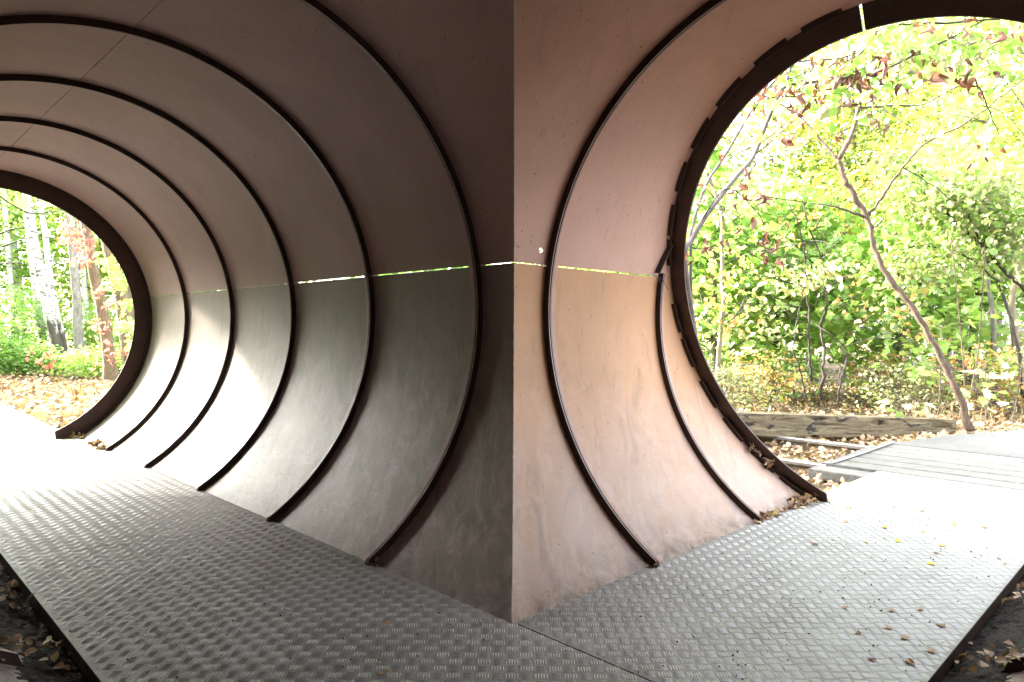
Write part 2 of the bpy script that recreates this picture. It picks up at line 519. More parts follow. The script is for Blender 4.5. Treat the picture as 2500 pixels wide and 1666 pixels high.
def tube_arrays(path, radii, sides=8, wob=0.0, close=True):
    path = [Vector(p) for p in path]
    n = len(path)
    verts, faces = [], []
    ref = Vector((0.31, 0.87, 0.2)).normalized()
    for i in range(n):
        tg = (path[min(i + 1, n - 1)] - path[max(i - 1, 0)]).normalized()
        x = tg.cross(ref)
        if x.length < 1e-3:
            x = tg.cross(Vector((1, 0, 0)))
        x.normalize()
        y = tg.cross(x)
        for j in range(sides):
            a = 2 * math.pi * j / sides
            r = radii[i] * (1 + wob * noise.noise(path[i] * 3 + Vector((math.cos(a), math.sin(a), 0)) * 1.2))
            verts.append(path[i] + (x * math.cos(a) + y * math.sin(a)) * r)
    for i in range(n - 1):
        for j in range(sides):
            k = (j + 1) % sides
            faces.append((i * sides + j, i * sides + k, (i + 1) * sides + k, (i + 1) * sides + j))
    if close:
        faces.append(tuple(range(sides))[::-1])
        faces.append(tuple((n - 1) * sides + j for j in range(sides)))
    return verts, faces


def smooth_path(pts, steps=5, jitter=0.0):
    """Catmull-Rom through the points"""
    P = [Vector(p) for p in pts]
    P = [P[0] * 2 - P[1]] + P + [P[-1] * 2 - P[-2]]
    out = []
    for i in range(1, len(P) - 2):
        for s in range(steps):
            t = s / steps
            a, b, c, d = P[i - 1], P[i], P[i + 1], P[i + 2]
            q = 0.5 * ((2 * b) + (c - a) * t + (2 * a - 5 * b + 4 * c - d) * t * t + (3 * b - a - 3 * c + d) * t ** 3)
            if jitter:
                q = q + Vector((random.gauss(0, jitter), random.gauss(0, jitter), random.gauss(0, jitter)))
            out.append(q)
    out.append(P[-2])
    return out


def stem(name, pts, r0, r1, mat, parent=None, sides=8, steps=5, wob=0.15, jitter=0.0, flare=0.0):
    path = smooth_path(pts, steps, jitter)
    n = len(path)
    rad = [r0 + (r1 - r0) * (i / (n - 1)) + flare * max(0, 1 - i / (n * 0.12)) ** 2 for i in range(n)]
    v, f = tube_arrays(path, rad, sides, wob)
    return link(name, pydata(name, v, f), mat, parent, smooth=True)


class Twigs:
    """gathers many thin stems into one mesh"""
    def __init__(self):
        self.v, self.f = [], []

    def add(self, path, r0, r1, sides=4):
        n = len(path)
        rad = [r0 + (r1 - r0) * i / (n - 1) for i in range(n)]
        v, f = tube_arrays(path, rad, sides, 0, False)
        o = len(self.v)
        self.v += v
        self.f += [tuple(q + o for q in t) for t in f]

    def grow(self, start, direction, length, r, depth, tips, spread=0.7, gravity=-0.05, segs=5):
        d = Vector(direction).normalized()
        p = Vector(start)
        path = [p.copy()]
        for i in range(segs):
            d = (d + Vector((random.gauss(0, .16), random.gauss(0, .16), random.gauss(0, .14) + gravity))).normalized()
            p = p + d * (length / segs)
            path.append(p.copy())
        self.add(path, r, r * 0.45, 5 if r > 0.012 else 3)
        if depth == 0:
            tips.append((path[-1], d))
            tips.append((path[-2], d))
            return
        for k in range(random.choice((2, 3, 3))):
            i = random.randint(max(1, segs // 3), segs)
            nd = d + Vector((random.gauss(0, spread), random.gauss(0, spread), random.gauss(0, spread * 0.6)))
            self.grow(path[i], nd, length * random.uniform(0.5, 0.75), r * 0.5, depth - 1, tips, spread, gravity, segs)

    def build(self, name, mat, parent=None):
        o = link(name, pydata(name, self.v, self.f), mat, parent, smooth=True)
        o['kind'] = 'stuff'
        return o


# ------------------------------------------------------------------ ground and paths
GZ = -0.13


def ground_height(x, y):
    h = 0.03 * noise.noise(Vector((x * 0.35, y * 0.35, 0))) + 0.015 * noise.noise(Vector((x * 1.7, y * 1.7, 3)))
    return GZ + h


def make_ground():
    # one sheet: fine in front of the mouths, coarse towards the horizon
    def axis(lo, hi, step, far):
        a = list(np.arange(lo, hi + 1e-6, step))
        s, q = step, a[-1]
        while q < far:
            s *= 1.45
            q += s
            a.append(q)
        s, q = step, a[0]
        b = []
        while q > -far:
            s *= 1.45
            q -= s
            b.append(q)
        return b[::-1] + a
    xs, ys = axis(-20, 16, 0.5, 260), axis(-6, 26, 0.5, 260)
    verts = [(x, y, ground_height(x, y)) for y in ys for x in xs]
    nx = len(xs)
    faces = [(j * nx + i, j * nx + i + 1, (j + 1) * nx + i + 1, (j + 1) * nx + i) for j in range(len(ys) - 1) for i in range(nx - 1)]
    o = link('ground', pydata('ground', verts, faces), M['ground'], smooth=True)
    tag(o, kind='structure')


make_ground()


def slab(name, pts, z, thick, mat, parent=None, bevel=0.0):
    bm = bmesh.new()
    top = [bm.verts.new((p[0], p[1], z)) for p in pts]
    bot = [bm.verts.new((p[0], p[1], z - thick)) for p in pts]
    n = len(pts)
    bm.faces.new(top)
    bm.faces.new(bot[::-1])
    for i in range(n):
        bm.faces.new((top[i], bot[i], bot[(i + 1) % n], top[(i + 1) % n]))
    bmesh.ops.recalc_face_normals(bm, faces=bm.faces)
    if bevel:
        bmesh.ops.bevel(bm, geom=[e for e in bm.edges], offset=bevel, segments=1, affect='EDGES')
    me = bpy.data.meshes.new(name)
    bm.to_mesh(me)
    bm.free()
    return link(name, me, mat, parent)


# path beyond the left mouth, asphalt path beyond the crossing
pl = [W('L', 7.72, 0.0, 0), W('L', 7.72, 1.45, 0), W('L', 34, 1.5, 0), W('L', 34, -0.05, 0)]
tag(slab('path', [p[:2] for p in pl], -0.012, 0.2, M['concrete']), kind='structure')
pa = [W('R', 6.60, -0.44, 0)[:2], (5.4, 5.62), (6.69, 6.10), (8.6, 6.62), (12.0, 6.9), (20, 6.4), (20, 0.5), (9.0, -0.2), W('R', 6.60, 2.6, 0)[:2]]
tag(slab('asphalt_path', pa, -0.008, 0.15, M['asphalt']), kind='structure')

# ------------------------------------------------------------------ the steel tube
R = 1.262 * HH
CU = 0.647 * HH
ZC = (1 + 0.09) * HH
TH = 0.012
RINGS = {'L': [0.84 * HH, 1.77 * HH, 2.725 * HH, 3.715 * HH, 4.68 * HH], 'R': [0.83 * HH, 1.79 * HH]}
LEFT_END = 5.66 * HH
K_END, Q_END, T_END = 0.45, 0.03, 1.97 * HH


def polar(side, t, r, th):
    return W(side, t, CU - r * math.cos(th), ZC + r * math.sin(th))


def t_mitre(r, th):
    return -(CU - r * math.cos(th))


def t_mouth(r, th):
    return T_END - K_END * r * math.sin(th) + Q_END * r * math.cos(th)


def shell(name, side, tfun0, tfun1, th0, th1, r0, r1, mat, parent, nth=None, ntt=2, jit=None, smooth=True):
    """a curved sheet between two end curves tfun(r, theta)"""
    th0, th1 = RAD(th0), RAD(th1)
    nth = nth or max(2, int(abs(math.degrees(th1 - th0)) / 2.5))
    V, F = [], []
    for rr in (r0, r1):
        for i in range(nth + 1):
            th = th0 + (th1 - th0) * i / nth
            r = rr(th) if callable(rr) else rr
            a, b = tfun0(r, th), tfun1(r, th)
            if b < a:
                b = a
            for k in range(ntt + 1):
                t = a + (b - a) * k / ntt
                th_ = th
                if jit and i in (0, nth):
                    th_ = th + jit * noise.noise(Vector((t * 14, 5.0 if i else 1.0, 0)))
                V.append(polar(side, t, r, th_))
    w = ntt + 1
    off = (nth + 1) * w
    for i in range(nth):
        for k in range(ntt):
            q = i * w + k
            F.append((q, q + 1, q + w + 1, q + w))
            F.append((off + q, off + q + w, off + q + w + 1, off + q + 1))
    for k in range(ntt):
        F.append((k, off + k, off + k + 1, k + 1))
        q = nth * w + k
        F.append((q, q + 1, off + q + 1, off + q))
    for i in range(nth):
        q = i * w
        F.append((q, q + w, off + q + w, off + q))
        q = i * w + ntt
        F.append((q, off + q, off + q + w, q + w))
    me = pydata(name, V, F)
    bm = bmesh.new()
    bm.from_mesh(me)
    bmesh.ops.remove_doubles(bm, verts=bm.verts, dist=1e-5)
    bmesh.ops.recalc_face_normals(bm, faces=bm.faces)
    bm.to_mesh(me)
    bm.free()
    o = link(name, me, mat, parent)
    if smooth:
        me.shade_smooth()
        me.set_sharp_from_angle(angle=RAD(40))
    return o


def flange_edge(rin, cut, width=1.5):
    def f(th):
        d = abs((math.degrees(th) + 90 + 180) % 360 - 180)          # degrees from straight down
        k = min(1.0, max(0.0, (d - cut) / width))
        return R - 0.004 - (R - 0.004 - rin) * k
    return f


tube = {}
tube['L'] = tag(empty('steel_tube', W('L', 3.0, CU, ZC - R)), 'long ribbed brown steel tube running back to the birches', 'tube', 'two tubes joined at the mitre')
tube['R'] = tag(empty('steel_tube', W('R', 1.3, CU, ZC - R)), 'short ribbed brown steel tube with slanted mouth facing green foliage', 'tube', 'two tubes joined at the mitre')

const = lambda c: (lambda r, th: c)
GAP_OPEN, GAP_SHUT = 0.0058, 0.0006
# gap half widths of the side slit, segment by segment from the mitre
SLIT = {'L': [0.0022, 0.0042, 0.0044, 0.0006, 0.0036, 0.0022], 'R': [0.0026, 0.0040, 0.0008]}
HOLE_PANEL = None
for side in 'LR':
    T = tube[side]
    ends = [('m', None)] + [('r', t) for t in RINGS[side]] + [('e', None)]
    for i in range(len(ends) - 1):
        f0 = t_mitre if ends[i][0] == 'm' else const(ends[i][1] + 0.011)
        if ends[i + 1][0] == 'r':
            c = ends[i + 1][1] - 0.011
            f1 = const(c) if side == 'L' else (lambda r, th, c=c: min(c, t_mouth(r, th) + 0.004))
        else:
            f1 = const(LEFT_END + 0.004) if side == 'L' else (lambda r, th: t_mouth(r, th) + 0.004)
        g = math.degrees(SLIT[side][i] / R)
        gt = math.degrees(0.0022 / R)
        secs = [(10 + g, 90.6 - gt), (90.6 + gt, 170 - g), (-95, 10 - g), (170 + g, 265)]
        if side == 'R' and i == 2:
            secs = [(10 + g, 22), (158, 170 - g), (-95, 10 - g), (170 + g, 265)]
        for a, b in secs:
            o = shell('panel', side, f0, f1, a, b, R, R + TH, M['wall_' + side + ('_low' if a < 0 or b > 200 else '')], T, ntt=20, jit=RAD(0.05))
            if side == 'R' and i == 0 and a == 10 + g:
                HOLE_PANEL = o
    # cover strip over the crown joint, outside the sheets
    f0 = lambda r, th: t_mitre(r, th) + 0.03
    f1 = const(LEFT_END) if side == 'L' else (lambda r, th: t_mouth(r, th) - 0.01)
    shell('seam_cover', side, f0, f1, 88.2, 93.0, R + TH + 0.002, R + TH + 0.010, M['rib'], T, ntt=4)
    # each rib: two bolted flanges with a gasket between, and a welded strip beside it
    for k, t in enumerate(RINGS[side]):
        a0, a1 = (-180, 180)
        if side == 'R' and k == 1:
            a0, a1 = (-191, 11)
        lip = R - 0.042
        for dt in (-0.0165, 0.0045):
            fl = shell('ring_flange', side, const(t + dt), const(t + dt + 0.012), a0, a1, flange_edge(lip + (0.004 if dt > 0 else 0), 28.6, 1.0), R + 0.05, M['rib'], T, ntt=1, nth=300 if a1 == 180 else 160)
            shell('pale_edge', side, const(t + dt + 0.003), const(t + dt + 0.008), a0, a1, flange_edge(lip - 0.0015 + (0.004 if dt > 0 else 0), 29.0, 1.0), flange_edge(lip + 0.006, 28.6, 1.0), M['lip'], fl, ntt=1, nth=300 if a1 == 180 else 160)  # paler strip along each flange lip
        shell('gasket', side, const(t - 0.0055), const(t + 0.0055), a0, a1, flange_edge(lip + 0.020, 28.6, 1.0), R + 0.04, M['gasket'], fl, ntt=1, nth=300 if a1 == 180 else 160)
        b0, b1 = (-95, 265) if not (side == 'R' and k == 1) else (-95, 10.6)
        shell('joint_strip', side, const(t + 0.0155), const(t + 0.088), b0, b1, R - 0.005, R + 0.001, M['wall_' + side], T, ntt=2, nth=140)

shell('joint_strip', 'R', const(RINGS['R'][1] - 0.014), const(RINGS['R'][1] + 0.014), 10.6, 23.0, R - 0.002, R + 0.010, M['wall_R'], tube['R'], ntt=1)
# end flanges, cut back to nothing where they meet the floor plates
# end flange rings
T = tube['L']
shell('end_flange', 'L', const(LEFT_END), const(LEFT_END + 0.014), -180, 180, flange_edge(1.115 * HH, 22.0), R + 0.05, M['endf'], T, ntt=1, nth=300)
shell('ring_flange', 'L', const(LEFT_END - 0.03), const(LEFT_END - 0.016), -180, 180, R - 0.03, R + 0.04, M['rib'], T, ntt=1, nth=160)
shell('ring_flange', 'L', const(LEFT_END - 0.062), const(LEFT_END - 0.048), -180, 180, R - 0.022, R + 0.04, M['rib'], T, ntt=1, nth=160)
T = tube['R']
gp = 0.25
for a0, a1 in ((-190, 89.0 - gp), (89.0 + gp, 170)):
    shell('end_flange', 'R', t_mouth, lambda r, th: t_mouth(r, th) + 0.016, a0, a1, flange_edge(1.168 * HH, 25.8), R + 0.05, M['endf'], T, ntt=1, nth=int((a1 - a0) * 1.1))
# short angle cleats round the slanted mouth
for a0, a1 in ((77.9, 86), (66.6, 74.6), (54.7, 62.6), (43.5, 51.4), (32.3, 39.8), (21.0, 28.9), (13.2, 20.0), (-4.8, 3.0), (-14.6, -6.6), (-26.9, -18.8), (-37.9, -30.2), (-48.9, -41.2), (-58, -50.8),
               (93.5, 101.5), (105, 113)):
    o = shell('cleat', 'R', lambda r, th: t_mouth(r, th) - 0.046, lambda r, th: t_mouth(r, th) - 0.036, a0, a1, R - 0.034, R - 0.001, M['rib'], T, ntt=1, nth=6)
    shell('weld_bead', 'R', lambda r, th: t_mouth(r, th) - 0.040, lambda r, th: t_mouth(r, th) + 0.002, a0 + 0.3, a1 - 0.3, R - 0.008, R + 0.001, M['rib'], o, ntt=1, nth=6)
# the odd slanted cleat above the last rib
def slant(c0, c1, a0, a1):
    return lambda r, th: c0 + (c1 - c0) * (math.degrees(th) - a0) / (a1 - a0)
t2 = RINGS['R'][1]
o = shell('cleat', 'R', slant(t2 - 0.075, t2 + 0.03, 11, 20), slant(t2 - 0.062, t2 + 0.043, 11, 20), 10.9, 19.6, R - 0.045, R - 0.001, M['rib'], T, ntt=1, nth=6)

wp = [Vector(polar('R', t_mitre(R, RAD(a)), R - 0.0005, RAD(a))) + Vector((random.gauss(0, .0006), random.gauss(0, .0006), 0)) for a in np.arange(-62, 243, 0.7)]
v, f = tube_arrays(wp, [0.0035 * random.uniform(0.6, 1.35) for _ in wp], 6, 0, True)
link('weld_bead', pydata('weld_bead', v, f), M['lip'], tube['R'], True)

# drilled hole above the slit, close to the mitre
bm = bmesh.new()
bmesh.ops.create_cone(bm, cap_ends=True, segments=24, radius1=0.0165, radius2=0.0165, depth=0.2)
cme = bpy.data.meshes.new('cutter')
bm.to_mesh(cme); bm.free()
cut = bpy.data.objects.new('cutter', cme)
COL.objects.link(cut)
hp = Vector(polar('R', 0.764 * HH, R, RAD(13.2)))
cut.location = hp
cut.rotation_euler = (N_DIR['R'] * -math.cos(RAD(13.2)) + Vector((0, 0, math.sin(RAD(13.2))))).to_track_quat('Z', 'Y').to_euler()
md = HOLE_PANEL.modifiers.new('hole', 'BOOLEAN')
md.object = cut
md.operation = 'DIFFERENCE'
md.solver = 'EXACT'
bpy.context.view_layer.update()
dg = bpy.context.evaluated_depsgraph_get()
nme = bpy.data.meshes.new_from_object(HOLE_PANEL.evaluated_get(dg))
HOLE_PANEL.modifiers.clear()
if len(nme.polygons) > 100:
    HOLE_PANEL.data = nme
    nme.name = 'panel_with_hole'
bpy.data.objects.remove(cut)

# ------------------------------------------------------------------ tread plate walkway
PW = 1.4495           # width
PITCH = 0.0553


def tread(name, side, t0, t1, off, parent):
    """five-bar tread: groups of five lens shaped bars, every second group turned"""
    L, w, h = 0.78 * PITCH, 0.125 * PITCH, 0.0020
    bar = np.array([(-L / 2, 0, 0), (-L * .27, w / 2, 0), (L * .27, w / 2, 0), (L / 2, 0, 0), (L * .27, -w / 2, 0), (-L * .27, -w / 2, 0), (-L * .30, 0, h), (L * .30, 0, h)])
    tri = np.array([(0, 6, 1), (0, 5, 6), (1, 6, 7), (1, 7, 2), (5, 4, 7), (5, 7, 6), (3, 2, 7), (3, 7, 4)])
    tri = tri[:, ::-1]
    a, n = A_DIR[side], N_DIR[side]
    ext = 14.0
    ks = np.arange(-int(ext / PITCH), int(ext / PITCH) + 1)
    gx, gy = np.meshgrid(ks, ks)
    gx, gy = gx.ravel(), gy.ravel()
    X = (gx + off[0]) * PITCH
    Y = (gy + off[1]) * PITCH
    t = X * a.x + Y * a.y
    u = X * n.x + Y * n.y
    keep = (t > t0 - .05) & (t < t1 + .05) & (u > -.05) & (u < PW + .05)
    X, Y, par = X[keep], Y[keep], ((gx + gy)[keep] % 2)
    px_, py_, rot = [], [], []
    for j in range(5):
        s = (j - 2) * 0.192 * PITCH
        px_.append(X + np.where(par == 0, 0, s)); py_.append(Y + np.where(par == 0, s, 0)); rot.append(par)
    bx, by, rt = np.concatenate(px_), np.concatenate(py_), np.concatenate(rot)
    t = bx * a.x + by * a.y
    u = bx * n.x + by * n.y
    m = 0.014
    keep = (t > t0 + m) & (t < t1 - m) & (u > m) & (u < PW - m)
    bx, by, rt = bx[keep], by[keep], rt[keep]
    c, s = np.where(rt == 0, 1.0, 0.0), np.where(rt == 0, 0.0, 1.0)
    # both families lean a little, as rolled plate does
    Vx = bar[None, :, 0] * c[:, None] - bar[None, :, 1] * s[:, None] + bx[:, None]
    Vy = bar[None, :, 0] * s[:, None] + bar[None, :, 1] * c[:, None] + by[:, None]
    Vz = np.broadcast_to(bar[None, :, 2], Vx.shape) + 0.0002
    V = np.stack([Vx, Vy, Vz], -1).reshape(-1, 3)
    F = (tri[None] + (np.arange(len(bx)) * 8)[:, None, None]).reshape(-1, 3)
    o = link(name, fast_mesh(name, V, F), M['bar'], parent, smooth=True)
    o['kind'] = 'stuff'
    return o


def walkway(side, t0, t1, off, label):
    T = tag(empty('walkway_plate', W(side, (t0 + t1) / 2, PW / 2, 0)), label, 'floor plate', 'tread plate floor of the tubes')
    pts = [W(side, t0, 0.034 if side == 'R' else 0.004, 0)[:2], W(side, t0, PW, 0)[:2], W(side, t1, PW, 0)[:2], W(side, t1, 0.004, 0)[:2]] + ([W(side, 0.55, 0.004, 0)[:2]] if side == 'R' else [])
    sheet = slab('sheet', pts, 0.0, 0.006, M['plate'], T)
    f = [W(side, t0 + 0.002, PW - 0.052, 0)[:2], W(side, t0 + 0.002, PW - 0.004, 0)[:2], W(side, t1 - 0.002, PW - 0.004, 0)[:2], W(side, t1 - 0.002, PW - 0.052, 0)[:2]]
    slab('edge_channel', f, -0.0065, 0.062, M['rib'], T)
    f = [W(side, t0 + 0.002, 0.07, 0)[:2], W(side, t0 + 0.002, 0.12, 0)[:2], W(side, t1 - 0.002, 0.12, 0)[:2], W(side, t1 - 0.002, 0.07, 0)[:2]]
    slab('bearer', f, -0.0065, 0.07, M['rib'], T)
    tread('tread_bars', side, t0, t1, off, sheet)
    return T


walkway('L', -PW, 7.70, (0.0, 0.25), 'dull shaded tread plate floor of the long left tube')
walkway('R', 0.005, 4.76, (0.45, 0.60), 'pale bright tread plate floor of the short right tube')

# soil caught in the bottom of the tube beside the plates
for side, t0, t1 in (('L', -0.9, 7.2), ('R', -0.9, 3.1)):
    V, F = [], []
    us = np.linspace(1.41, 1.74, 30)
    ts = np.arange(t0, min(t1, 4.2), 0.013)
    for t in ts:
        for u in us:
            z = -0.082 + (u - 1.45) * 0.36 + 0.014 * noise.noise(Vector((t * 5, u * 9, 2))) + 0.012 * noise.noise(Vector((t * 24, u * 24, 7))) + 0.008 * noise.noise(Vector((t * 60, u * 60, 1)))
            V.append(W(side, t, u, z))
    w = len(us)
    for i in range(len(ts) - 1):
        for k in range(w - 1):
            q = i * w + k
            F.append((q, q + 1, q + w + 1, q + w))
    tag(link('soil', pydata('soil', V, F), M['soil'], smooth=True), 'dark soil and grit caught beside the ' + ('left' if side == 'L' else 'right') + ' floor plate edge', 'soil', kind='stuff')
    n = 420 if side == 'R' else 900
    tt, uu = rng.uniform(t0 + .2, t1 - .1, n), rng.uniform(1.47, 1.72, n)
    clump = np.array([noise.noise(Vector((a * 2.2, b * 4, 9))) for a, b in zip(tt, uu)]) > 0.10
    P = np.array([W(side, a, b, -0.060 + (b - 1.45) * 0.36 + random.random() * 0.03) for a, b in zip(tt[clump], uu[clump])])
    leaves('leaf_litter', P, 0.042, 'ovate', M['litter'], None, 0.45, 0.0, kindtag='stuff')
    o = bpy.context.scene.objects[-1] if False else None
for o in [q for q in scene.objects if q.name.startswith('leaf_litter')]:
    tag(o, 'brown and yellow leaf litter lying on soil beside floor plate', 'leaf litter')

# ------------------------------------------------------------------ level crossing: rails, planks, bar
def rail(t, u0, u1, label):
    T = tag(empty('rail', W('R', t, u1, GZ)), label, 'rail', 'rails of the old track')
    prof = [(-.07, -.155), (.07, -.155), (.07, -.145), (.012, -.128), (.010, -.045), (-.010, -.045), (-.012, -.128), (-.07, -.145)]
    head = [(-.036, -.046), (.036, -.046), (.037, -.016), (.028, -.006), (-.028, -.006), (-.037, -.016)]
    for nm, pr, mt in (('web', prof, 'rail'), ('rail_head', head, 'railtop')):
        V, F = [], []
        for u in (u0, u1):
            V += [W('R', t + a, u, b) for a, b in pr]
        n = len(pr)
        F = [(i, (i + 1) % n, n + (i + 1) % n, n + i) for i in range(n)] + [tuple(range(n))[::-1], tuple(range(n, 2 * n))]
        me = pydata(nm, V, F)
        bm = bmesh.new(); bm.from_mesh(me); bmesh.ops.recalc_face_normals(bm, faces=bm.faces); bm.to_mesh(me); bm.free()
        link(nm, me, M[mt], T)


rail(4.77, -9.0, -0.46, 'rusty rail nearer the tube mouth ending at the plank crossing')
rail(6.215, -9.0, -0.45, 'rusty rail under the rotten timber ending at the plank crossing')

CROSS = tag(empty('plank_crossing', W('R', 5.5, 1.2, GZ)), 'grey weathered plank crossing between steel floor and asphalt path', 'boardwalk')
tp = 4.475
k = 0
while tp < 6.5:
    wd = 0.252 + random.uniform(-0.010, 0.010)
    u0 = -0.50 + random.uniform(-0.02, 0.02) if k else -0.52
    z = (-0.008 if k == 0 else 0.006) + random.uniform(-0.003, 0.003)
    if k == 0:
        p = [(tp, u0), (tp, 2.6), (tp + wd, 2.6), (tp + wd, u0)]
        slab('plank', [W('R', a, b, 0)[:2] for a, b in p], -0.012, 0.09, M['plank'], CROSS, 0.006)
    else:
        p = [(tp, u0), (tp, 2.6), (tp + wd, 2.6), (tp + wd, u0)]
        slab('plank', [W('R', a, b, 0)[:2] for a, b in p], z, 0.09, M['plank'], CROSS, 0.006)
    tp += wd + random.uniform(0.034, 0.052)
    k += 1
v, f = tube_arrays([W('R', 4.78, -0.40, 0.020), W('R', 5.6, -0.385, 0.022), W('R', 6.56, -0.39, 0.022)], [0.014] * 3, 6)
tag(link('steel_bar', pydata('steel_bar', v, f), M['railtop'], None, True), 'thin grey steel bar lying across the plank ends', 'bar')

# rotten timber on the far rail
def beam():
    A, B = Vector((2.55, 5.42, 0.02)), Vector((5.93, 6.46, -0.135))
    ax = (B - A)
    ln = ax.length
    ax.normalize()
    sd = ax.cross(Vector((0, 0, 1))).normalized()
    up = sd.cross(ax).normalized()
    hw, hh = 0.135, 0.285
    nx, ny = 150, 9
    prof = []
    for i in range(ny): prof.append((-hw + 2 * hw * i / (ny - 1), 0))
    for i in range(1, 12): prof.append((hw, hh * i / 11))
    for i in range(1, ny): prof.append((hw - 2 * hw * i / (ny - 1), hh))
    for i in range(1, 11): prof.append((-hw, hh - hh * i / 11))
    V, F = [], []
    m = len(prof)
    for k in range(nx + 1):
        s = k / nx
        for a, b in prof:
            p = A + ax * (ln * s)
            taper = 1 - 0.20 * s
            q = Vector((ln * s * 1.1, b * 9, a * 9))
            crack = noise.noise(Vector((ln * s * 1.6, b * 22, a * 14 + 3)))
            dent = 0.0
            if crack > 0.18: dent = 0.022 * min(1, (crack - 0.18) * 3)
            hole = noise.noise(Vector((ln * s * 2.0 + 9, b * 9, a * 7)))
            if hole > 0.30 and 0.3 < s < 0.98: dent += 0.05 * min(1, (hole - 0.30) * 4)
            dent += 0.010 * noise.noise(q)
            c = Vector((a, b - hh / 2))
            cl = c.length
            c = c * (1 - dent / max(cl, .05))
            V.append(p + sd * c.x + up * ((c.y + hh / 2) * taper))
    for k in range(nx):
        for j in range(m):
            jj = (j + 1) % m
            F.append((k * m + j, k * m + jj, (k + 1) * m + jj, (k + 1) * m + j))
    F.append(tuple(range(m))[::-1]); F.append(tuple(nx * m + j for j in range(m)))
    me = pydata('timber_beam', [ (0,0,0) ] * 0 + V, F)
    # local axes: x along the beam so that the grain follows it
    rot = Matrix((ax, sd, up)).to_3x3()
    for v in me.vertices:
        v.co = rot @ (v.co - A)
    o = link('timber_beam', me, M['beam'])
    o.matrix_world = Matrix.Translation(A) @ rot.transposed().to_4x4()
    me.shade_smooth()
    me.set_sharp_from_angle(angle=RAD(35))
    tag(o, 'rotten squared timber lying over the rail outside the right mouth', 'timber')


beam()

# ------------------------------------------------------------------ fallen leaves: single ones on the plates
def one_leaf_mesh(kind, curl, seed):
    tv, tf = TEMPL[kind]
    v = tv.copy()
    v[:, 1] -= 0.5
    v[:, 2] = np.abs(v[:, 2]) * curl + 0.25 * curl * v[:, 1] ** 2
    v[:, 2] -= v[:, 2].min()
    me = fast_mesh('fallen_leaf', v, tf, np.full(len(v), (seed * 0.37) % 1.0))
    return me


LEAFVAR = {}
for mt in ('fallen_yellow', 'fallen_brown', 'fallen_orange'):
    LEAFVAR[mt] = []
    for kd, cu, sd in (('ovate', 0.8, 1), ('ovate', 1.6, 2), ('maple', 1.1, 3), ('curl', 0.5, 4)):
        me = one_leaf_mesh(kd, cu, sd)
        me.materials.append(M[mt])
        LEAFVAR[mt].append(me)


def fallen(loc, size, mt, label, group, var=None, rz=None):
    me = LEAFVAR[mt][random.randrange(4) if var is None else var]
    o = bpy.data.objects.new('fallen_leaf', me)
    COL.objects.link(o)
    o.location = loc
    o.scale = (size, size, size)
    o.rotation_euler = (random.uniform(-.06, .06), random.uniform(-.06, .06), random.uniform(0, 6.28) if rz is None else rz)
    tag(o, label, 'leaf', group)
    return o


def zone(x, y):
    row = 'far part' if y < 1260 else 'middle part' if y < 1420 else 'near part'
    colm = 'towards the wall' if x < 2140 else 'in the centre' if x < 2330 else 'towards the outer edge'
    return row + ', ' + colm


def on_floor(x, y):
    d = FWD + RGT * ((x - 1250) / 1697) + UPV * (-(y - 833) / 1697)
    return CAM + d * (-CAM.z / d.z) + Vector((0, 0, 0.002))


fallen(on_floor(943, 1521), 0.045, 'fallen_brown', 'pale tan curled leaf alone on the left floor plate', None, 2)
fallen(on_floor(1069, 1529), 0.032, 'fallen_brown', 'small pale leaf fragment on left floor plate near the tube corner', None, 1)
fallen(on_floor(2273, 1378), 0.055, 'fallen_yellow', 'bright yellow oval leaf in the middle of the right floor plate', None, 0, 0.3)
fallen(on_floor(2222, 1620), 0.055, 'fallen_brown', 'curled brown and yellow leaf close to the right plate edge', None, 3)
fallen(on_floor(2300, 1528), 0.04, 'fallen_brown', 'tan crumpled leaf beside the right plate edge', None, 2)
for x, y in ((2329, 1281), (2253, 1299), (2115, 1325), (2192, 1322), (2300, 1334), (2160, 1290), (2070, 1240), (2500, 1330), (2290, 1212), (2130, 1180), (2268, 1158), (2470, 1140), (2190, 1230)):
    fallen(on_floor(x, y), random.uniform(0.035, 0.055), 'fallen_yellow', 'small yellow leaf on the right floor plate, ' + zone(x, y), 'yellow leaves on the right plate', random.choice((0, 1)))
for x, y in ((2454, 1379), (2440, 1366), (2176, 1493), (2248, 1490), (2169, 1535), (2096, 1548), (2128, 1613), (2272, 1592), (2250, 1250), (2285, 1352), (2079, 1212), (2065, 1275), (2182, 1240), (2430, 1215), (2063, 1486), (2210, 1560), (1990, 1330), (2330, 1240), (2405, 1290)):
    fallen(on_floor(x, y), random.uniform(0.03, 0.05), 'fallen_brown', 'small brown leaf on the right floor plate, ' + zone(x, y), 'brown leaves on the right plate', random.choice((1, 3)))
for x, y in ((930, 1620), (1018, 1606), (938, 1646), (1171, 1527), (940, 1450), (440, 1290), (690, 1340), (427, 1170)):
    fallen(on_floor(x, y), random.uniform(0.022, 0.04), 'fallen_brown', 'tiny brown leaf scrap on the dull left floor plate', 'leaf scraps on the left plate', random.choice((1, 3)))
for x, y in ((70, 1041), (180, 1056), (205, 1062), (36, 1050)):
    fallen(on_floor(x, y), random.uniform(0.06, 0.09), 'fallen_orange', 'orange leaf at the far end of the left floor plate', 'orange leaves at the left mouth', 2)

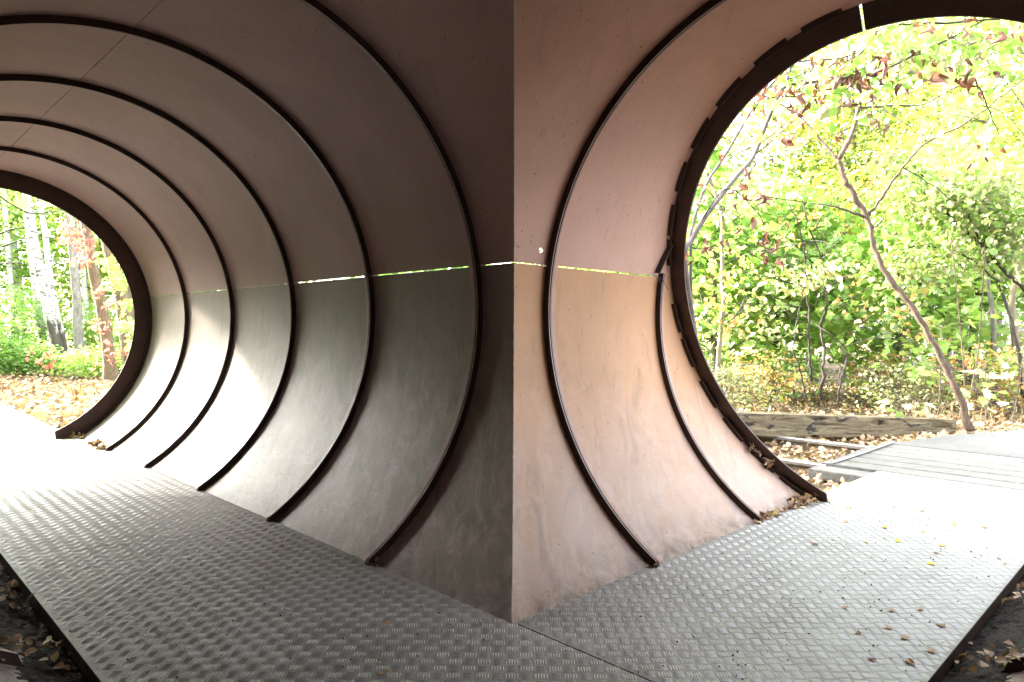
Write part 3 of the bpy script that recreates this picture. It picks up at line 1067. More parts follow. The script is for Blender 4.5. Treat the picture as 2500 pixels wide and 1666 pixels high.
# drifts of leaves where plate and wall meet
def drift(name, label, side, t0, t1, n, spread, size, mat=None, uoff=0.02):
    tt = rng.uniform(t0, t1, n)
    uu = uoff + np.abs(rng.normal(0, spread, n)) - spread * 0.6
    P = []
    for a, b in zip(tt, uu):
        zz = 0.004 + random.random() ** 2 * spread * 0.9
        wall = ZC - math.sqrt(max(0.0, R * R - (b - CU) ** 2))
        P.append(W(side, a, b, max(zz, wall + 0.006)))
    o = leaves(name, P, size, 'ovate', mat or M['litter'], None, 0.35, 0.0)
    tag(o, label, 'leaf litter', kind='stuff')
    return o


drift('leaf_drift', 'drift of dry brown leaves in the corner of right mouth flange', 'R', 2.85, 3.4, 110, 0.035, 0.062)
drift('leaf_drift', 'thin line of yellow leaves along right plate edge', 'R', 2.25, 3.0, 90, 0.018, 0.045)
drift('leaf_drift', 'small yellow leaf heap at foot of first right rib', 'R', 1.03, 1.09, 9, 0.012, 0.035)
drift('leaf_drift', 'leaf heap at foot of the last left ribs', 'L', 6.15, 6.65, 60, 0.035, 0.06)
drift('leaf_drift', 'few leaves at foot of the left end flange', 'L', 7.15, 7.5, 26, 0.03, 0.08)
drift('leaf_drift', 'rusty leaf crumbs at foot of the nearest left rib', 'L', 1.03, 1.08, 12, 0.015, 0.035)
# leaves caught on the right wall beside the mouth
P = [polar('R', t_mouth(R, RAD(a)) - 0.05 + random.uniform(-.02, .02), R - 0.03 - random.random() * 0.03, RAD(a)) for a in np.linspace(-47, -41, 12)]
tag(leaves('leaf_drift', P, 0.07, 'curl', M['litter'], None, 0.1, 0.4), 'withered leaves hanging on the wall by right mouth cleats', 'leaf litter', kind='stuff')

# dry stems
def dry_stem(name, pts, r, label, mat='straw'):
    v, f = tube_arrays(smooth_path(pts, 6), [r] * (len(pts) * 6 - 5), 5)
    tag(link(name, pydata(name, v, f), M[mat], None, True), label, 'stem')


dry_stem('grass_stem', [on_floor(1150, 1560), on_floor(1152, 1572) + Vector((0, 0, .012)), on_floor(1140, 1582), on_floor(1131, 1588)], 0.0013, 'pale curved grass stem on left floor plate')
b0 = Vector(W('R', 1.52, 0.02, 0.0))
dry_stem('bent_twig', [on_floor(1693, 1342), px(1683, 1318, 4.25), px(1673, 1294, 4.3), px(1690, 1312, 4.28), px(1714, 1332, 4.35)], 0.0018, 'dark bent twig standing at the right wall foot', 'twig')
e0 = Vector(polar('R', RINGS['R'][1] - 0.02, R - 0.012, RAD(10)))
dry_stem('tendril', [e0, e0 + Vector((.012, -.03, -.02)), e0 + Vector((.035, -.045, -.06)), e0 + Vector((.055, -.05, -.10))], 0.0022, 'dry vine tendril poking through the slit by right mouth', 'twig')
dry_stem('tendril', [e0, e0 + Vector((-.01, -.03, -.03)), e0 + Vector((.01, -.03, -.055)), e0 + Vector((.004, -.035, -.085))], 0.003, 'curled dry tendril hanging below the slit by right mouth', 'twig')
dry_stem('grass_stem', [W('R', 3.2, .05, 0), W('R', 3.22, .06, .10), W('R', 3.16, .04, .15)], 0.002, 'bent straw stem rising from leaf drift at right flange')

# grit on the plates
n = 900
tt, uu, sd = rng.uniform(0, 4.7, n), rng.uniform(0.02, PW - .02, n), rng.uniform(0, 1, n)
V, F = [], []
oct_v = np.array([(1, 0, 0), (-1, 0, 0), (0, 1, 0), (0, -1, 0), (0, 0, .8), (0, 0, -.3)])
oct_f = np.array([(0, 2, 4), (2, 1, 4), (1, 3, 4), (3, 0, 4), (2, 0, 5), (1, 2, 5), (3, 1, 5), (0, 3, 5)])
P = []
for a, b, s in zip(tt, uu, sd):
    P.append(W('R', a, b, 0.003) if s > 0.35 else W('L', a * 1.3 - 1.2, b, 0.003))
P = np.array(P)
sz = rng.uniform(0.0015, 0.0055, (n, 1, 1)) * rng.uniform(0.7, 1.4, (n, 1, 3))
V = (oct_v[None] * sz + P[:, None]).reshape(-1, 3)
F = (oct_f[None] + (np.arange(n) * 6)[:, None, None]).reshape(-1, 3)
tag(link('grit', fast_mesh('grit', V, F), M['soil']), 'dark grit and crumbs scattered over the floor plates', 'grit', kind='stuff')

# ------------------------------------------------------------------ leaf litter on the woodland floor
def litter(name, label, n, sampler, size, mat='litter', kind='ovate'):
    P = []
    while len(P) < n:
        x, y = sampler()
        P.append((x, y, ground_height(x, y) + 0.012 + random.random() ** 2 * 0.05))
    o = leaves(name, P, size, kind, M[mat], None, 0.55, 0.0)
    tag(o, label, 'leaf litter', kind='stuff')
    return o


def in_right():
    while True:
        t, u = random.uniform(3.0, 6.7), random.uniform(-3.2, 0.1)
        if t > 6.55 or u < -0.5 or t < 4.45:
            p = W('R', t, u, 0)
            return p[0], p[1]


litter('ground_leaves', 'tan and yellow fallen leaves between the rails and right mouth', 3800, in_right, 0.07)


def in_right_far():
    y = random.uniform(5.6, 15)
    x = random.uniform(2.0, 13.0)
    if y < 6.9 and x > 5.3:
        x = random.uniform(1.5, 5.6)
    return x, y


litter('ground_leaves', 'brown fallen leaves on the ground behind the timber and bent tree', 9000, in_right_far, 0.10)


def strip_right():
    s = random.random()
    a, b = Vector((4.3, 5.0)), Vector((9.5, 6.85))
    p = a + (b - a) * s + Vector((random.gauss(0, .08), abs(random.gauss(0.18, .3))))
    return p.x, p.y


litter('ground_leaves', 'dense tan leaf bank along the asphalt path edge', 4200, strip_right, 0.075)


def in_left():
    t, u = random.uniform(7.4, 34), random.uniform(-11, 3.5)
    if -0.05 < u < 1.5:
        u -= 1.7
    p = W('L', t, u, 0)
    return p[0], p[1]


litter('ground_leaves', 'orange and yellow fallen leaves on the ground beyond left mouth', 16000, in_left, 0.14)

# ------------------------------------------------------------------ trees and shrubs
def sprays(center, radii, nspray, per, srad, hollow=0.35, tilt=0.25, vert=0.05):
    """leaf positions: flat sprays of leaves spread through an ellipsoid"""
    c = np.array(center, float)
    r = np.array(radii, float)
    d = unit(rng.normal(size=(nspray, 3)))
    rad = (hollow + (1 - hollow) * rng.uniform(0, 1, (nspray, 1)) ** 0.6)
    # lumpy outline
    lump = np.array([1 + 0.28 * noise.noise(Vector(q) * 1.7 + Vector(center)) for q in d]).reshape(-1, 1)
    cen = c + d * rad * r * lump
    m = rng.poisson(per, nspray).clip(3)
    idx = np.repeat(np.arange(nspray), m)
    N = len(idx)
    off = rng.normal(size=(N, 3)) * np.array([1, 1, vert]) * srad
    tl = rng.normal(0, tilt, (nspray, 2))
    off[:, 2] += off[:, 0] * tl[idx, 0] + off[:, 1] * tl[idx, 1] - 0.25 * (off[:, 0] ** 2 + off[:, 1] ** 2) / max(srad, .05)
    base_t = rng.beta(2, 2, nspray)
    tint = np.clip(base_t[idx] * 0.7 + rng.uniform(0, 1, N) * 0.3, 0, 1)
    P = cen[idx] + off
    ok = P[:, 2] > GZ + 0.05
    return P[ok], tint[ok], cen


def leafy_tree(name, label, base, height, crown_c, crown_r, nspray, per, srad, lsize, mat, bark='greybark', r0=0.08, kind='diamond', group=None, lean=(0, 0), cat='tree', tintfun=None, limbs=9):
    b = Vector(base)
    T = tag(empty(name, b), label, cat, group)
    top = b + Vector((lean[0], lean[1], height))
    mid = b + Vector((lean[0] * 0.3 + random.gauss(0, .15), lean[1] * 0.3 + random.gauss(0, .15), height * 0.5))
    stem('trunk', [b - Vector((0, 0, .1)), mid, top], r0, r0 * 0.3, M[bark], T, 8, 8, 0.2, 0.0, r0 * 0.5)
    P, tint, cen = sprays(crown_c, crown_r, nspray, per, srad)
    if tintfun:
        tint = tintfun(tint)
    tw = Twigs()
    for q in cen[::max(1, len(cen) // limbs)]:
        q = Vector(q)
        f = random.uniform(0.2, 0.75)
        s = b + (mid - b) * (f * 2) if f < .5 else mid + (top - mid) * (f * 2 - 1)
        tw.add(smooth_path([s, (s + q) / 2 + Vector((random.gauss(0, .1), random.gauss(0, .1), random.gauss(0.08, .1))), q], 4), r0 * 0.3, 0.004, 4)
    tw.build('branches', M[bark], T)
    leaves('crown', P, lsize, kind, mat, T, 0.55, 0.2, tint, 'stuff')
    return T


def G3(x, y):
    return (x, y, ground_height(x, y))


# --- right: the slender tree with the bent trunk
T = tag(empty('bent_tree', G3(6.33, 6.60)), 'slender brown tree with bent leaning trunk behind the timber end', 'tree')
D0 = 9.67
trunk_px = [(2366, 1052, 0), (2352, 1000, 0), (2318, 915, .02), (2272, 830, .05), (2215, 735, .1), (2163, 668, .15), (2132, 600, .2), (2118, 535, .2), (2082, 475, .2), (2057, 425, .2), (2046, 388, .2)]
stem('trunk', [px(x, y, D0 + d) for x, y, d in trunk_px], 0.045, 0.031, M['bark'], T, 12, 6, 0.55, 0.008, 0.03)
stem('limb', [px(x, y, D0 + d) for x, y, d in ((2046, 392, .2), (2078, 330, .15), (2096, 268, .1), (2101, 225, .0), (2088, 160, -.1), (2078, 60, -.2))], 0.036, 0.014, M['bark'], T, 8, 4, 0.3)
for pts, r in (([(2044, 388, .2), (2010, 350, .3), (1960, 292, .4), (1900, 250, .6)], .022),
               ([(2117, 530, .2), (2160, 470, .1), (2205, 410, 0), (2262, 348, -.1), (2360, 300, -.2), (2440, 240, -.3), (2520, 180, -.5)], .022),
               ([(2098, 264, .1), (2180, 258, .2), (2250, 256, .3), (2330, 215, .4), (2420, 180, .6)], .016),
               ([(2145, 262, .2), (2210, 300, .0), (2262, 348, -.1)], .010),
               ([(2110, 530, .2), (2040, 505, .3), (1970, 495, .5)], .018),
               ([(2128, 560, .2), (2152, 540, 0), (2158, 532, -.05)], .016),
               ([(2262, 348, -.1), (2245, 310, -.1), (2235, 250, -.15)], .008),
               ([(2205, 410, 0), (2300, 470, .1), (2390, 560, .3)], .009)):
    stem('branch', [px(x, y, D0 + d) for x, y, d in pts], r, r * 0.35, M['twig'] if r < .02 else M['bark'], T, 6, 5, 0.2, 0.006)
tw = Twigs(); tips = []
for (x, y, d), dirv in (((2400, 260, .1), (1, 0, .5)), ((2330, 215, .4), (.7, 0, .6)), ((1960, 292, .4), (-.6, .2, .6)), ((2262, 348, -.1), (.5, 0, .8)), ((2085, 150, -.1), (-.4, 0, 1)), ((2080, 90, -.2), (.6, 0, .8)), ((1970, 495, .5), (-1, 0, .2)), ((2180, 258, .2), (.6, .3, .5))):
    tw.grow(px(x, y, D0 + d), dirv, 0.9, 0.010, 2, tips, 0.6)
tw.build('twigs', M['twig'], T)
P = np.array([p + Vector((random.gauss(0, .12), random.gauss(0, .12), random.gauss(-.03, .08))) for p, d in tips for _ in range(3)])
leaves('crown', P, 0.10, 'ovate', M['lime'], T, 0.4, 0.4, kindtag='stuff')

# --- right: the tree hanging over the mouth, grey stems, green and withered brown leaves
CURLS = []
for s in range(5):
    tv, tf = leaf_template('curl')
    v = tv.copy()
    v[:, 0] *= random.uniform(0.8, 1.5)
    v[:, 2] *= random.uniform(0.7, 1.5)
    v[:, 0] += 0.25 * np.sin(v[:, 1] * random.uniform(2, 5)) * v[:, 1]
    v = np.stack([v[:, 0], v[:, 2], -v[:, 1]], 1)         # hang downwards
    me = fast_mesh('hanging_leaf', v, tf, np.full(len(v), s / 4))
    me.materials.append(M['brown'])
    me.shade_smooth()
    CURLS.append(me)


def hang(T, pt, size):
    o = bpy.data.objects.new('hanging_leaf', random.choice(CURLS))
    COL.objects.link(o)
    o.parent = T
    o.location = Vector(pt) - T.location
    o.rotation_euler = (random.gauss(0, .35), random.gauss(0, .35), random.uniform(0, 6.28))
    o.scale = (size, size, size)


D1 = 6.6
T = tag(empty('overhanging_tree', (1.9, 4.3, GZ)), 'grey stemmed tree leaning over right mouth, with withered brown leaves', 'tree')
stem('trunk', [(1.95, 4.35, GZ - .1), (1.92, 4.2, 0.9)] + [px(x, y, D1 + d) for x, y, d in ((1672, 640, 0), (1690, 585, 0), (1725, 525, 0), (1795, 435, .05), (1838, 385, .05), (1868, 310, 0), (1895, 245, 0), (1916, 210, 0), (1930, 165, 0), (1960, 60, -.1))], 0.030, 0.014, M['greybark'], T, 8, 4, 0.15)
stem('stem', [(1.95, 4.55, GZ - .1), (1.93, 4.5, 0.9)] + [px(x, y, D1 + .25 + d) for x, y, d in ((1686, 610, 0), (1692, 550, 0), (1722, 455, 0), (1770, 380, 0), (1805, 320, 0), (1835, 270, 0), (1860, 215, 0), (1890, 120, 0))], 0.020, 0.010, M['greybark'], T, 8, 4, 0.15)
BR = [([(1914, 212, 0), (1960, 203, -.1), (2040, 195, -.2), (2110, 185, -.3), (2170, 165, -.3), (2260, 120, -.4), (2340, 85, -.4), (2410, 45, -.4)], .016),
      ([(1860, 235, .2), (1930, 158, .1), (1990, 148, 0), (2060, 140, -.1), (2110, 120, -.2), (2140, 85, -.2)], .011),
      ([(2170, 65, -.3), (2240, 58, -.4), (2330, 55, -.5), (2440, 46, -.5), (2520, 40, -.5)], .013),
      ([(1880, 240, .1), (1940, 236, 0), (2000, 236, -.1), (2030, 225, -.2)], .007),
      ([(1840, 270, .2), (1880, 215, .1), (1960, 180, 0), (1990, 150, 0)], .008),
      ([(1838, 385, .05), (1900, 330, 0), (1960, 275, -.1)], .007),
      ([(2110, 120, -.2), (2085, 150, -.2), (2100, 190, -.2)], .007),
      ([(1700, 560, 0), (1760, 470, -.1), (1800, 470, -.1), (1850, 520, -.1), (1868, 555, -.1)], .007),
      ([(1720, 455, .2), (1790, 540, .1), (1870, 610, .1)], .006),
      ([(1690, 606, 0), (1705, 608, -.02), (1716, 607, -.02)], .009),
      ([(2420, 60, -.3), (2450, 110, -.3), (2520, 160, -.3)], .007),
      ([(2380, 190, 0), (2410, 260, .1), (2440, 330, .2)], .010)]
for pts, r in BR:
    stem('branch', [px(x, y, D1 + d) for x, y, d in pts], r, r * 0.4, M['twig'], T, 6, 4, 0.15, 0.004)
# withered leaves, singly
for x, y, s in ((2100, 190, 1.2), (2085, 200, 1.3), (2112, 195, 1.2), (2072, 205, 1), (2098, 215, 1.1), (2120, 205, 1.3), (2135, 150, 1.2), (2145, 158, 1.3), (2155, 165, 1.2), (2128, 145, 1), (2170, 150, 1.2), (2164, 140, 1.0),
                (2085, 185, 1.4), (2110, 180, 1.5), (2140, 170, 1.5), (2150, 180, 1.3), (2254, 60, 1.2), (2262, 66, 1.4), (2270, 70, 1.2), (2240, 55, 1.1), (2350, 78, 1.2), (2365, 90, 1.4), (2386, 92, 1.3), (2375, 84, 1.2), (2330, 88, 1), (2318, 95, .8),
                (2440, 85, 1.3), (2425, 95, .9), (2250, 120, 1.2), (2290, 180, 1.6), (2296, 188, 1.5), (2284, 190, 1.4), (2365, 195, 1.6), (2375, 200, 1.4), (2338, 195, 1), (2350, 200, 1), (2200, 215, 1.2), (2192, 205, .9), (2213, 215, 1), (2180, 200, .8),
                (2068, 250, 1.2), (2078, 255, 1.1), (2062, 250, .8), (2040, 205, 1.2), (2032, 210, 1.1), (2025, 200, 1), (2050, 200, .9), (1935, 222, 1), (1960, 238, 1.2), (1966, 242, 1.1), (1920, 218, 1), (1915, 235, 1.1), (1940, 225, 1), (2003, 238, 1), (2008, 244, .9),
                (1940, 270, 1), (1950, 275, 1), (1958, 278, 1.1), (1867, 275, 1.1), (1872, 282, 1), (1846, 225, 1.1), (1856, 218, 1.2), (1862, 230, 1), (1870, 215, 1.1), (1880, 208, 1), (1830, 255, 1.1), (1838, 262, 1), (1825, 245, .9), (1845, 265, 1),
                (1860, 240, 1.1), (1850, 235, 1.1), (1893, 225, 1), (1900, 218, 1), (2000, 150, 1), (2010, 152, 1), (1990, 148, .9), (2030, 155, .9), (2050, 162, 1), (2045, 150, .9), (2060, 150, .9), (1920, 340, 1.3), (1915, 352, 1.2), (1922, 345, 1), (1925, 300, .7),
                (2135, 300, .9), (2145, 312, 1.1), (2155, 318, 1.1), (2042, 340, .9), (2048, 345, .8), (1852, 480, 1.1), (1860, 485, 1.2), (1868, 482, 1.1), (1872, 490, 1), (1840, 540, 1.4), (1825, 485, .8), (1820, 420, 1), (1832, 432, 1), (1806, 460, 1), (1814, 456, .9),
                (1870, 575, 1.2), (1876, 580, 1.1), (1866, 592, 1), (1852, 600, 1), (1882, 612, 1), (1862, 640, 1), (1900, 640, 1), (1910, 648, 1), (1786, 470, .9), (1712, 455, .9), (1724, 590, .9), (1694, 455, .9), (1980, 265, .8), (2016, 260, .8), (1888, 395, .7), (1770, 390, .8)):
    hang(T, px(x, y - 10, D1 + random.uniform(-.75, -.1)), 0.088 * s)
tw = Twigs(); tips = []
for pts, r in BR:
    path = smooth_path([px(x, y, D1 + d) for x, y, d in pts], 4)
    for i in range(2, len(path) - 1, 3):
        d = (path[i + 1] - path[i - 1]).normalized()
        tw.grow(path[i], d + Vector((random.gauss(0, .7), random.gauss(0, .6), random.gauss(.1, .6))), random.uniform(.25, .55), .004, 1, tips, .7, -.06, 4)
tw.build('twigs', M['twig'], T)
for p, d in tips:
    if random.random() < .55:
        hang(T, p, random.uniform(.06, .1))
P, TT = [], []
for p, d in tips:
    if random.random() < .6:
        P.append(p + Vector((random.gauss(0, .05), random.gauss(0, .05), random.gauss(-.02, .04))))
for pts, r in BR[:7] + BR[10:]:
    path = smooth_path([px(x, y, D1 + d) for x, y, d in pts], 8)
    for p in path:
        for _ in range(1):
            P.append(p + Vector((random.gauss(0, .13), random.gauss(0, .16), random.gauss(-.02, .09))))
for _ in range(420):
    P.append(px(random.uniform(2080, 2520), random.gauss(75, 38), D1 + random.uniform(-.6, .9)))
for _ in range(40):
    P.append(px(random.uniform(1900, 2140), random.gauss(185, 50), D1 + random.uniform(-.3, .8)))
P = np.array([tuple(p) for p in P])
leaves('crown', P, 0.105, 'ovate', M['lime'], T, 0.25, 0.5, np.clip(rng.beta(1.6, 3, len(P)), 0, .8), 'stuff')
P2 = np.array([tuple(px(random.uniform(2080, 2520), random.gauss(120, 60), D1 + random.uniform(-.5, .6))) for _ in range(70)] + [tuple(px(x + random.gauss(0, 6), y, D1)) for x, y in ((1925, 340), (1960, 340), (1972, 350), (1910, 355), (2035, 275), (2030, 265))])
leaves('withered_leaves', P2, 0.12, 'curl', M['dried'], T, 0.1, 0.6, None, 'stuff')

# --- right: pale trunk between flange and shrub
T = tag(empty('pale_tree', G3(3.6, 9.0)), 'pale ochre thin tree trunk just right of the mouth flange', 'tree')
stem('trunk', [px(x, y, 12.0) for x, y in ((1752, 935), (1756, 850), (1765, 740), (1762, 600), (1764, 540), (1745, 470), (1720, 380), (1760, 150))], 0.045, 0.022, M['palebark'], T, 10, 5, 0.3, 0.004)
tw = Twigs(); tips = []
for x, y, dv in ((1764, 540, (.6, 0, 1)), (1750, 480, (-.5, 0, 1)), (1764, 650, (1, -.3, .4)), (1758, 800, (.8, 0, .5)), (1735, 420, (.8, 0, .8)), (1730, 300, (.7, 0, 1))):
    tw.grow(px(x, y, 12.0), dv, 1.6, 0.016, 2, tips, 0.6)
tw.build('twigs', M['twig'], T)
P = np.array([tuple(p + Vector((random.gauss(0, .2), random.gauss(0, .2), random.gauss(-.05, .12)))) for p, d in tips for _ in range(12)])
leaves('crown', P, 0.12, 'ovate', M['dried'], T, 0.3, 0.4, np.clip(rng.uniform(.3, 1, len(P)), 0, 1), 'stuff')

# --- right: dark twiggy bare shrub in the middle
T = tag(empty('twiggy_shrub', G3(5.4, 8.6)), 'dark twiggy shrub with forked bare stems behind the timber', 'shrub')
DS = 11.6
for pts, r in (([(2005, 975), (2008, 900), (2010, 850), (2005, 790), (2018, 740), (2005, 690), (2000, 620), (1975, 560), (1960, 500)], .030),
               ([(1982, 930), (1976, 870), (1975, 800), (1972, 740), (1966, 660), (1960, 600), (1945, 540), (1930, 500)], .022),
               ([(2045, 985), (2052, 930), (2070, 860), (2030, 820), (1995, 795), (1960, 770)], .018),
               ([(1970, 975), (1960, 930), (1945, 880), (1935, 850), (1950, 760), (1965, 700)], .016),
               ([(2008, 725), (1960, 700), (1905, 680), (1870, 640)], .016), ([(1975, 750), (1900, 745), (1800, 740)], .010), ([(2000, 722), (2030, 690), (2090, 665)], .010), ([(1990, 745), (2010, 715), (2060, 680), (2085, 670)], .010),
               ([(2000, 690), (2040, 720), (2080, 770)], .008), ([(1980, 820), (1945, 815), (1880, 835)], .009)):
    stem('stem', [px(x, y, DS + random.uniform(-.25, .25)) for x, y in pts], r, r * .4, M['twig'], T, 6, 4, 0.2, 0.012)
tw = Twigs(); tips = []
for x, y, dv in ((2000, 640, (.7, 0, .6)), (1965, 620, (-.6, 0, .7)), (2060, 680, (1, 0, .3)), (1870, 640, (-.7, 0, .5)), (2005, 690, (.5, .4, .8)), (1960, 700, (-.8, -.3, .2)), (2050, 850, (.8, 0, .6)), (1990, 560, (.4, 0, 1)), (1975, 800, (-.6, 0, .5)), (2010, 760, (.9, 0, .2)), (1950, 780, (-1, 0, .4))):
    tw.grow(px(x, y, DS), dv, 1.0, 0.010, 2, tips, 0.7)
tw.build('twigs', M['twig'], T)
P = np.array([tuple(p + Vector((random.gauss(0, .16), random.gauss(0, .16), random.gauss(0, .12)))) for p, d in tips for _ in range(4)])
leaves('foliage', P, 0.10, 'ovate', M['orange'], T, 0.3, 0.4, None, 'stuff')

# --- right: withered arching shrub
T = tag(empty('withered_shrub', G3(8.2, 7.6)), 'arching shrub of grey withered leaves right of the bent tree', 'shrub')
for pts, r in (([(2520, 720), (2460, 670), (2400, 600), (2310, 520), (2250, 430), (2210, 380)], .035), ([(2500, 980), (2480, 820), (2440, 700), (2380, 560), (2330, 450)], .03), ([(2440, 690), (2350, 620), (2240, 600), (2180, 640)], .016), ([(2400, 600), (2440, 500), (2480, 420)], .015)):
    stem('stem', [px(x, y, 10.6 + random.uniform(-.2, .2)) for x, y in pts], r, r * .3, M['twig'], T, 6, 4, 0.2, 0.01)
P, tint, cen = sprays(px(2340, 470, 10.6), (1.15, .7, .62), 150, 26, 0.16, 0.1, 0.5, 0.5)
P1, t1, _ = sprays(px(2450, 560, 10.6), (.75, .6, .75), 90, 24, 0.16, 0.1, 0.5, 0.5)
P2, t2, _ = sprays(px(2240, 640, 10.7), (.75, .4, .35), 55, 20, 0.14, 0.1, 0.5, 0.5)
P3, t3, _ = sprays(px(2200, 400, 10.7), (.55, .4, .3), 30, 18, 0.14, 0.1, 0.5, 0.5)
P = np.vstack([P, P1, P2, P3]); tint = np.concatenate([tint, t1, t2, t3])
keep = rng.uniform(0, 1, len(P))
leaves('withered_leaves', P[keep < .62], 0.075, 'ovate', M['dried'], T, 0.2, 0.35, np.clip(tint[keep < .62] * 1.15, 0, 1), 'stuff')
leaves('green_leaves', P[keep > .78] + rng.normal(0, .12, (int((keep > .78).sum()), 3)), 0.12, 'ovate', M['lime'], T, 0.3, 0.35, None, 'stuff')

# --- right: saplings with big pale maple leaves beside the path and timber
def sapling(x, y, d, h, n, label, size=0.13, mat='pale', spread=.3):
    b = px(x, y, d)
    b.z = ground_height(b.x, b.y)
    T = tag(empty('maple_sapling', b), label, 'sapling', 'maple saplings by the path')
    top = b + Vector((random.gauss(0, .06), random.gauss(0, .06), h))
    stem('stem', [b, (b + top) / 2 + Vector((.02, 0, 0)), top], 0.013, 0.005, M['greybark'], T, 6, 4, .1)
    tw = Twigs(); P = []
    for k in range(n):
        f = random.uniform(.35, 1)
        s = b + (top - b) * f
        a = random.uniform(0, 6.28)
        q = s + Vector((math.cos(a), math.sin(a), random.uniform(.0, .35))) * random.uniform(.4, 1) * spread
        tw.add([s, (s + q) / 2 + Vector((0, 0, .03)), q], .003, .002, 3)
        P.append(tuple(q))
    tw.build('leaf_stalks', M['straw'], T)
    me0 = None
    for p in P:
        # each broad leaf a piece of its own
        o = leaves('leaf', [p], size, 'maple', M[mat], T, .55, .25)


sapling(2190, 985, 9.6, .42, 16, 'low pale maple sapling behind the timber middle', .16, spread=.38)
sapling(2405, 1040, 10.0, .85, 20, 'pale maple sapling right of the bent tree foot', .15, spread=.34)
sapling(2470, 1030, 10.6, 1.1, 18, 'pale maple sapling at the right picture edge', .15, spread=.38)
sapling(2290, 990, 11.2, 1.5, 22, 'taller green maple sapling behind the timber end', .17, 'lime', .45)
sapling(2240, 980, 12.0, 1.3, 22, 'green maple sapling between the timber and twiggy shrub', .17, 'lime', .5)
# reddish shoots
for k, (x0, x1, y1, lab) in enumerate(((2360, 2318, 540, 'left one of two thin reddish shoots right of the bent trunk'), (2352, 2405, 600, 'right one of two thin reddish shoots right of the bent trunk'))):
    b = px(x0, 1010, 10.1); b.z = GZ
    v, f = tube_arrays(smooth_path([b, px((x0 + x1) / 2 + 10, 850, 10.1), px(x1, y1, 10.2)], 6), [0.009] * 13, 5)
    tag(link('shoot', pydata('shoot', v, f), M['bark'], None, True), lab, 'shoot', 'reddish shoots')

# --- right: wall of maples and shrubs beyond
RT = [  # x, y, trunk height, crown centre z, crown radii, sprays, material, leaf size
    (4.1, 11.0, 4.0, 2.6, (1.5, 1.3, 1.9), 150, 'lime', .13), (7.4, 10.6, 3.6, 2.2, (1.6, 1.3, 1.7), 150, 'lime', .12), (6.0, 13.0, 4.6, 2.9, (1.9, 1.5, 2.2), 230, 'lime', .15),
    (9.6, 11.6, 5.6, 3.6, (1.8, 1.5, 2.6), 250, 'lime', .14), (2.9, 13.0, 7.6, 4.6, (2.0, 1.6, 3.4), 260, 'lime', .15), (8.4, 14.8, 5.4, 3.3, (2.2, 1.7, 2.6), 260, 'yellow', .16),
    (11.4, 14.6, 7.5, 5.0, (2.4, 1.8, 3.2), 300, 'yellow', .16), (5.2, 17.5, 5.6, 3.6, (2.4, 1.8, 2.7), 250, 'lime', .17), (2.2, 18.5, 8.5, 5.4, (2.4, 2.0, 3.8), 260, 'lime', .17),
    (13.4, 18.5, 9.5, 6.4, (3.0, 2.2, 4.2), 330, 'lime', .18), (9.6, 19.5, 6.6, 4.2, (2.8, 2.0, 3.2), 280, 'lime', .18), (6.6, 22.5, 7.0, 4.4, (3.0, 2.2, 3.4), 270, 'green', .20),
    (3.4, 25.0, 10.5, 6.6, (3.2, 2.4, 4.6), 280, 'lime', .22), (16.6, 23.0, 12.0, 7.6, (3.6, 2.6, 5.2), 330, 'green', .22), (12.0, 25.5, 8.5, 5.2, (3.6, 2.6, 4.0), 300, 'lime', .22),
    (11.2, 20.5, 13.0, 8.6, (2.9, 2.2, 4.4), 330, 'yellow', .19), (16.2, 20.5, 14.5, 9.4, (3.2, 2.4, 5.0), 340, 'lime', .2), (4.2, 20.5, 12.0, 8.0, (2.6, 2.2, 4.2), 300, 'lime', .19), (6.8, 26.0, 12.5, 8.0, (3.0, 2.4, 4.4), 260, 'lime', .22),
    (8.2, 30.0, 9.0, 5.4, (4.2, 3.0, 4.4), 280, 'yellow', .26), (16.5, 33.0, 12.5, 7.4, (5, 3.5, 5.5), 320, 'lime', .28), (22.5, 30.0, 15.0, 9.0, (5, 3.5, 6.5), 330, 'green', .28), (3.0, 33.0, 13.0, 7.6, (4.5, 3, 5.8), 280, 'lime', .28),
]
WHERE = ['behind the pale trunk', 'low behind the bent trunk', 'behind the twiggy shrub', 'rising behind the withered shrub', 'at the flange side of the mouth', 'in the middle behind the bent tree',
         'high at the right edge', 'deeper behind the twiggy shrub', 'tall by the flange, farther off', 'tall at the far right', 'far behind the bent tree', 'far in the middle', 'far and tall by the flange',
         'farthest right and dark', 'far right of the middle', 'tall and yellow above the withered shrub', 'tall at the upper right corner', 'tall above the grey leaning stems', 'tall behind the fork of the bent tree', 'in the far middle backdrop', 'in the far right backdrop', 'at the right rim of the backdrop', 'in the backdrop next to the flange']
KINDW = {'pale': 'pale leafy maple', 'lime': 'lime green maple', 'green': 'mid green leafy tree', 'yellow': 'yellowing maple'}
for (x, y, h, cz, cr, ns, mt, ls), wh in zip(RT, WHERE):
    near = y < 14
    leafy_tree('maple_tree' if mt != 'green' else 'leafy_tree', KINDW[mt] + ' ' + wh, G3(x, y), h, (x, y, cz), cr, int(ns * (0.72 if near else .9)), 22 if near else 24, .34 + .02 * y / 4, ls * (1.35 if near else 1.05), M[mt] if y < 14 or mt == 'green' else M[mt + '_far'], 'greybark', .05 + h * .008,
               'maple' if (near and mt != 'green') else 'ovate' if near else 'diamond', 'woodland beyond the right mouth')
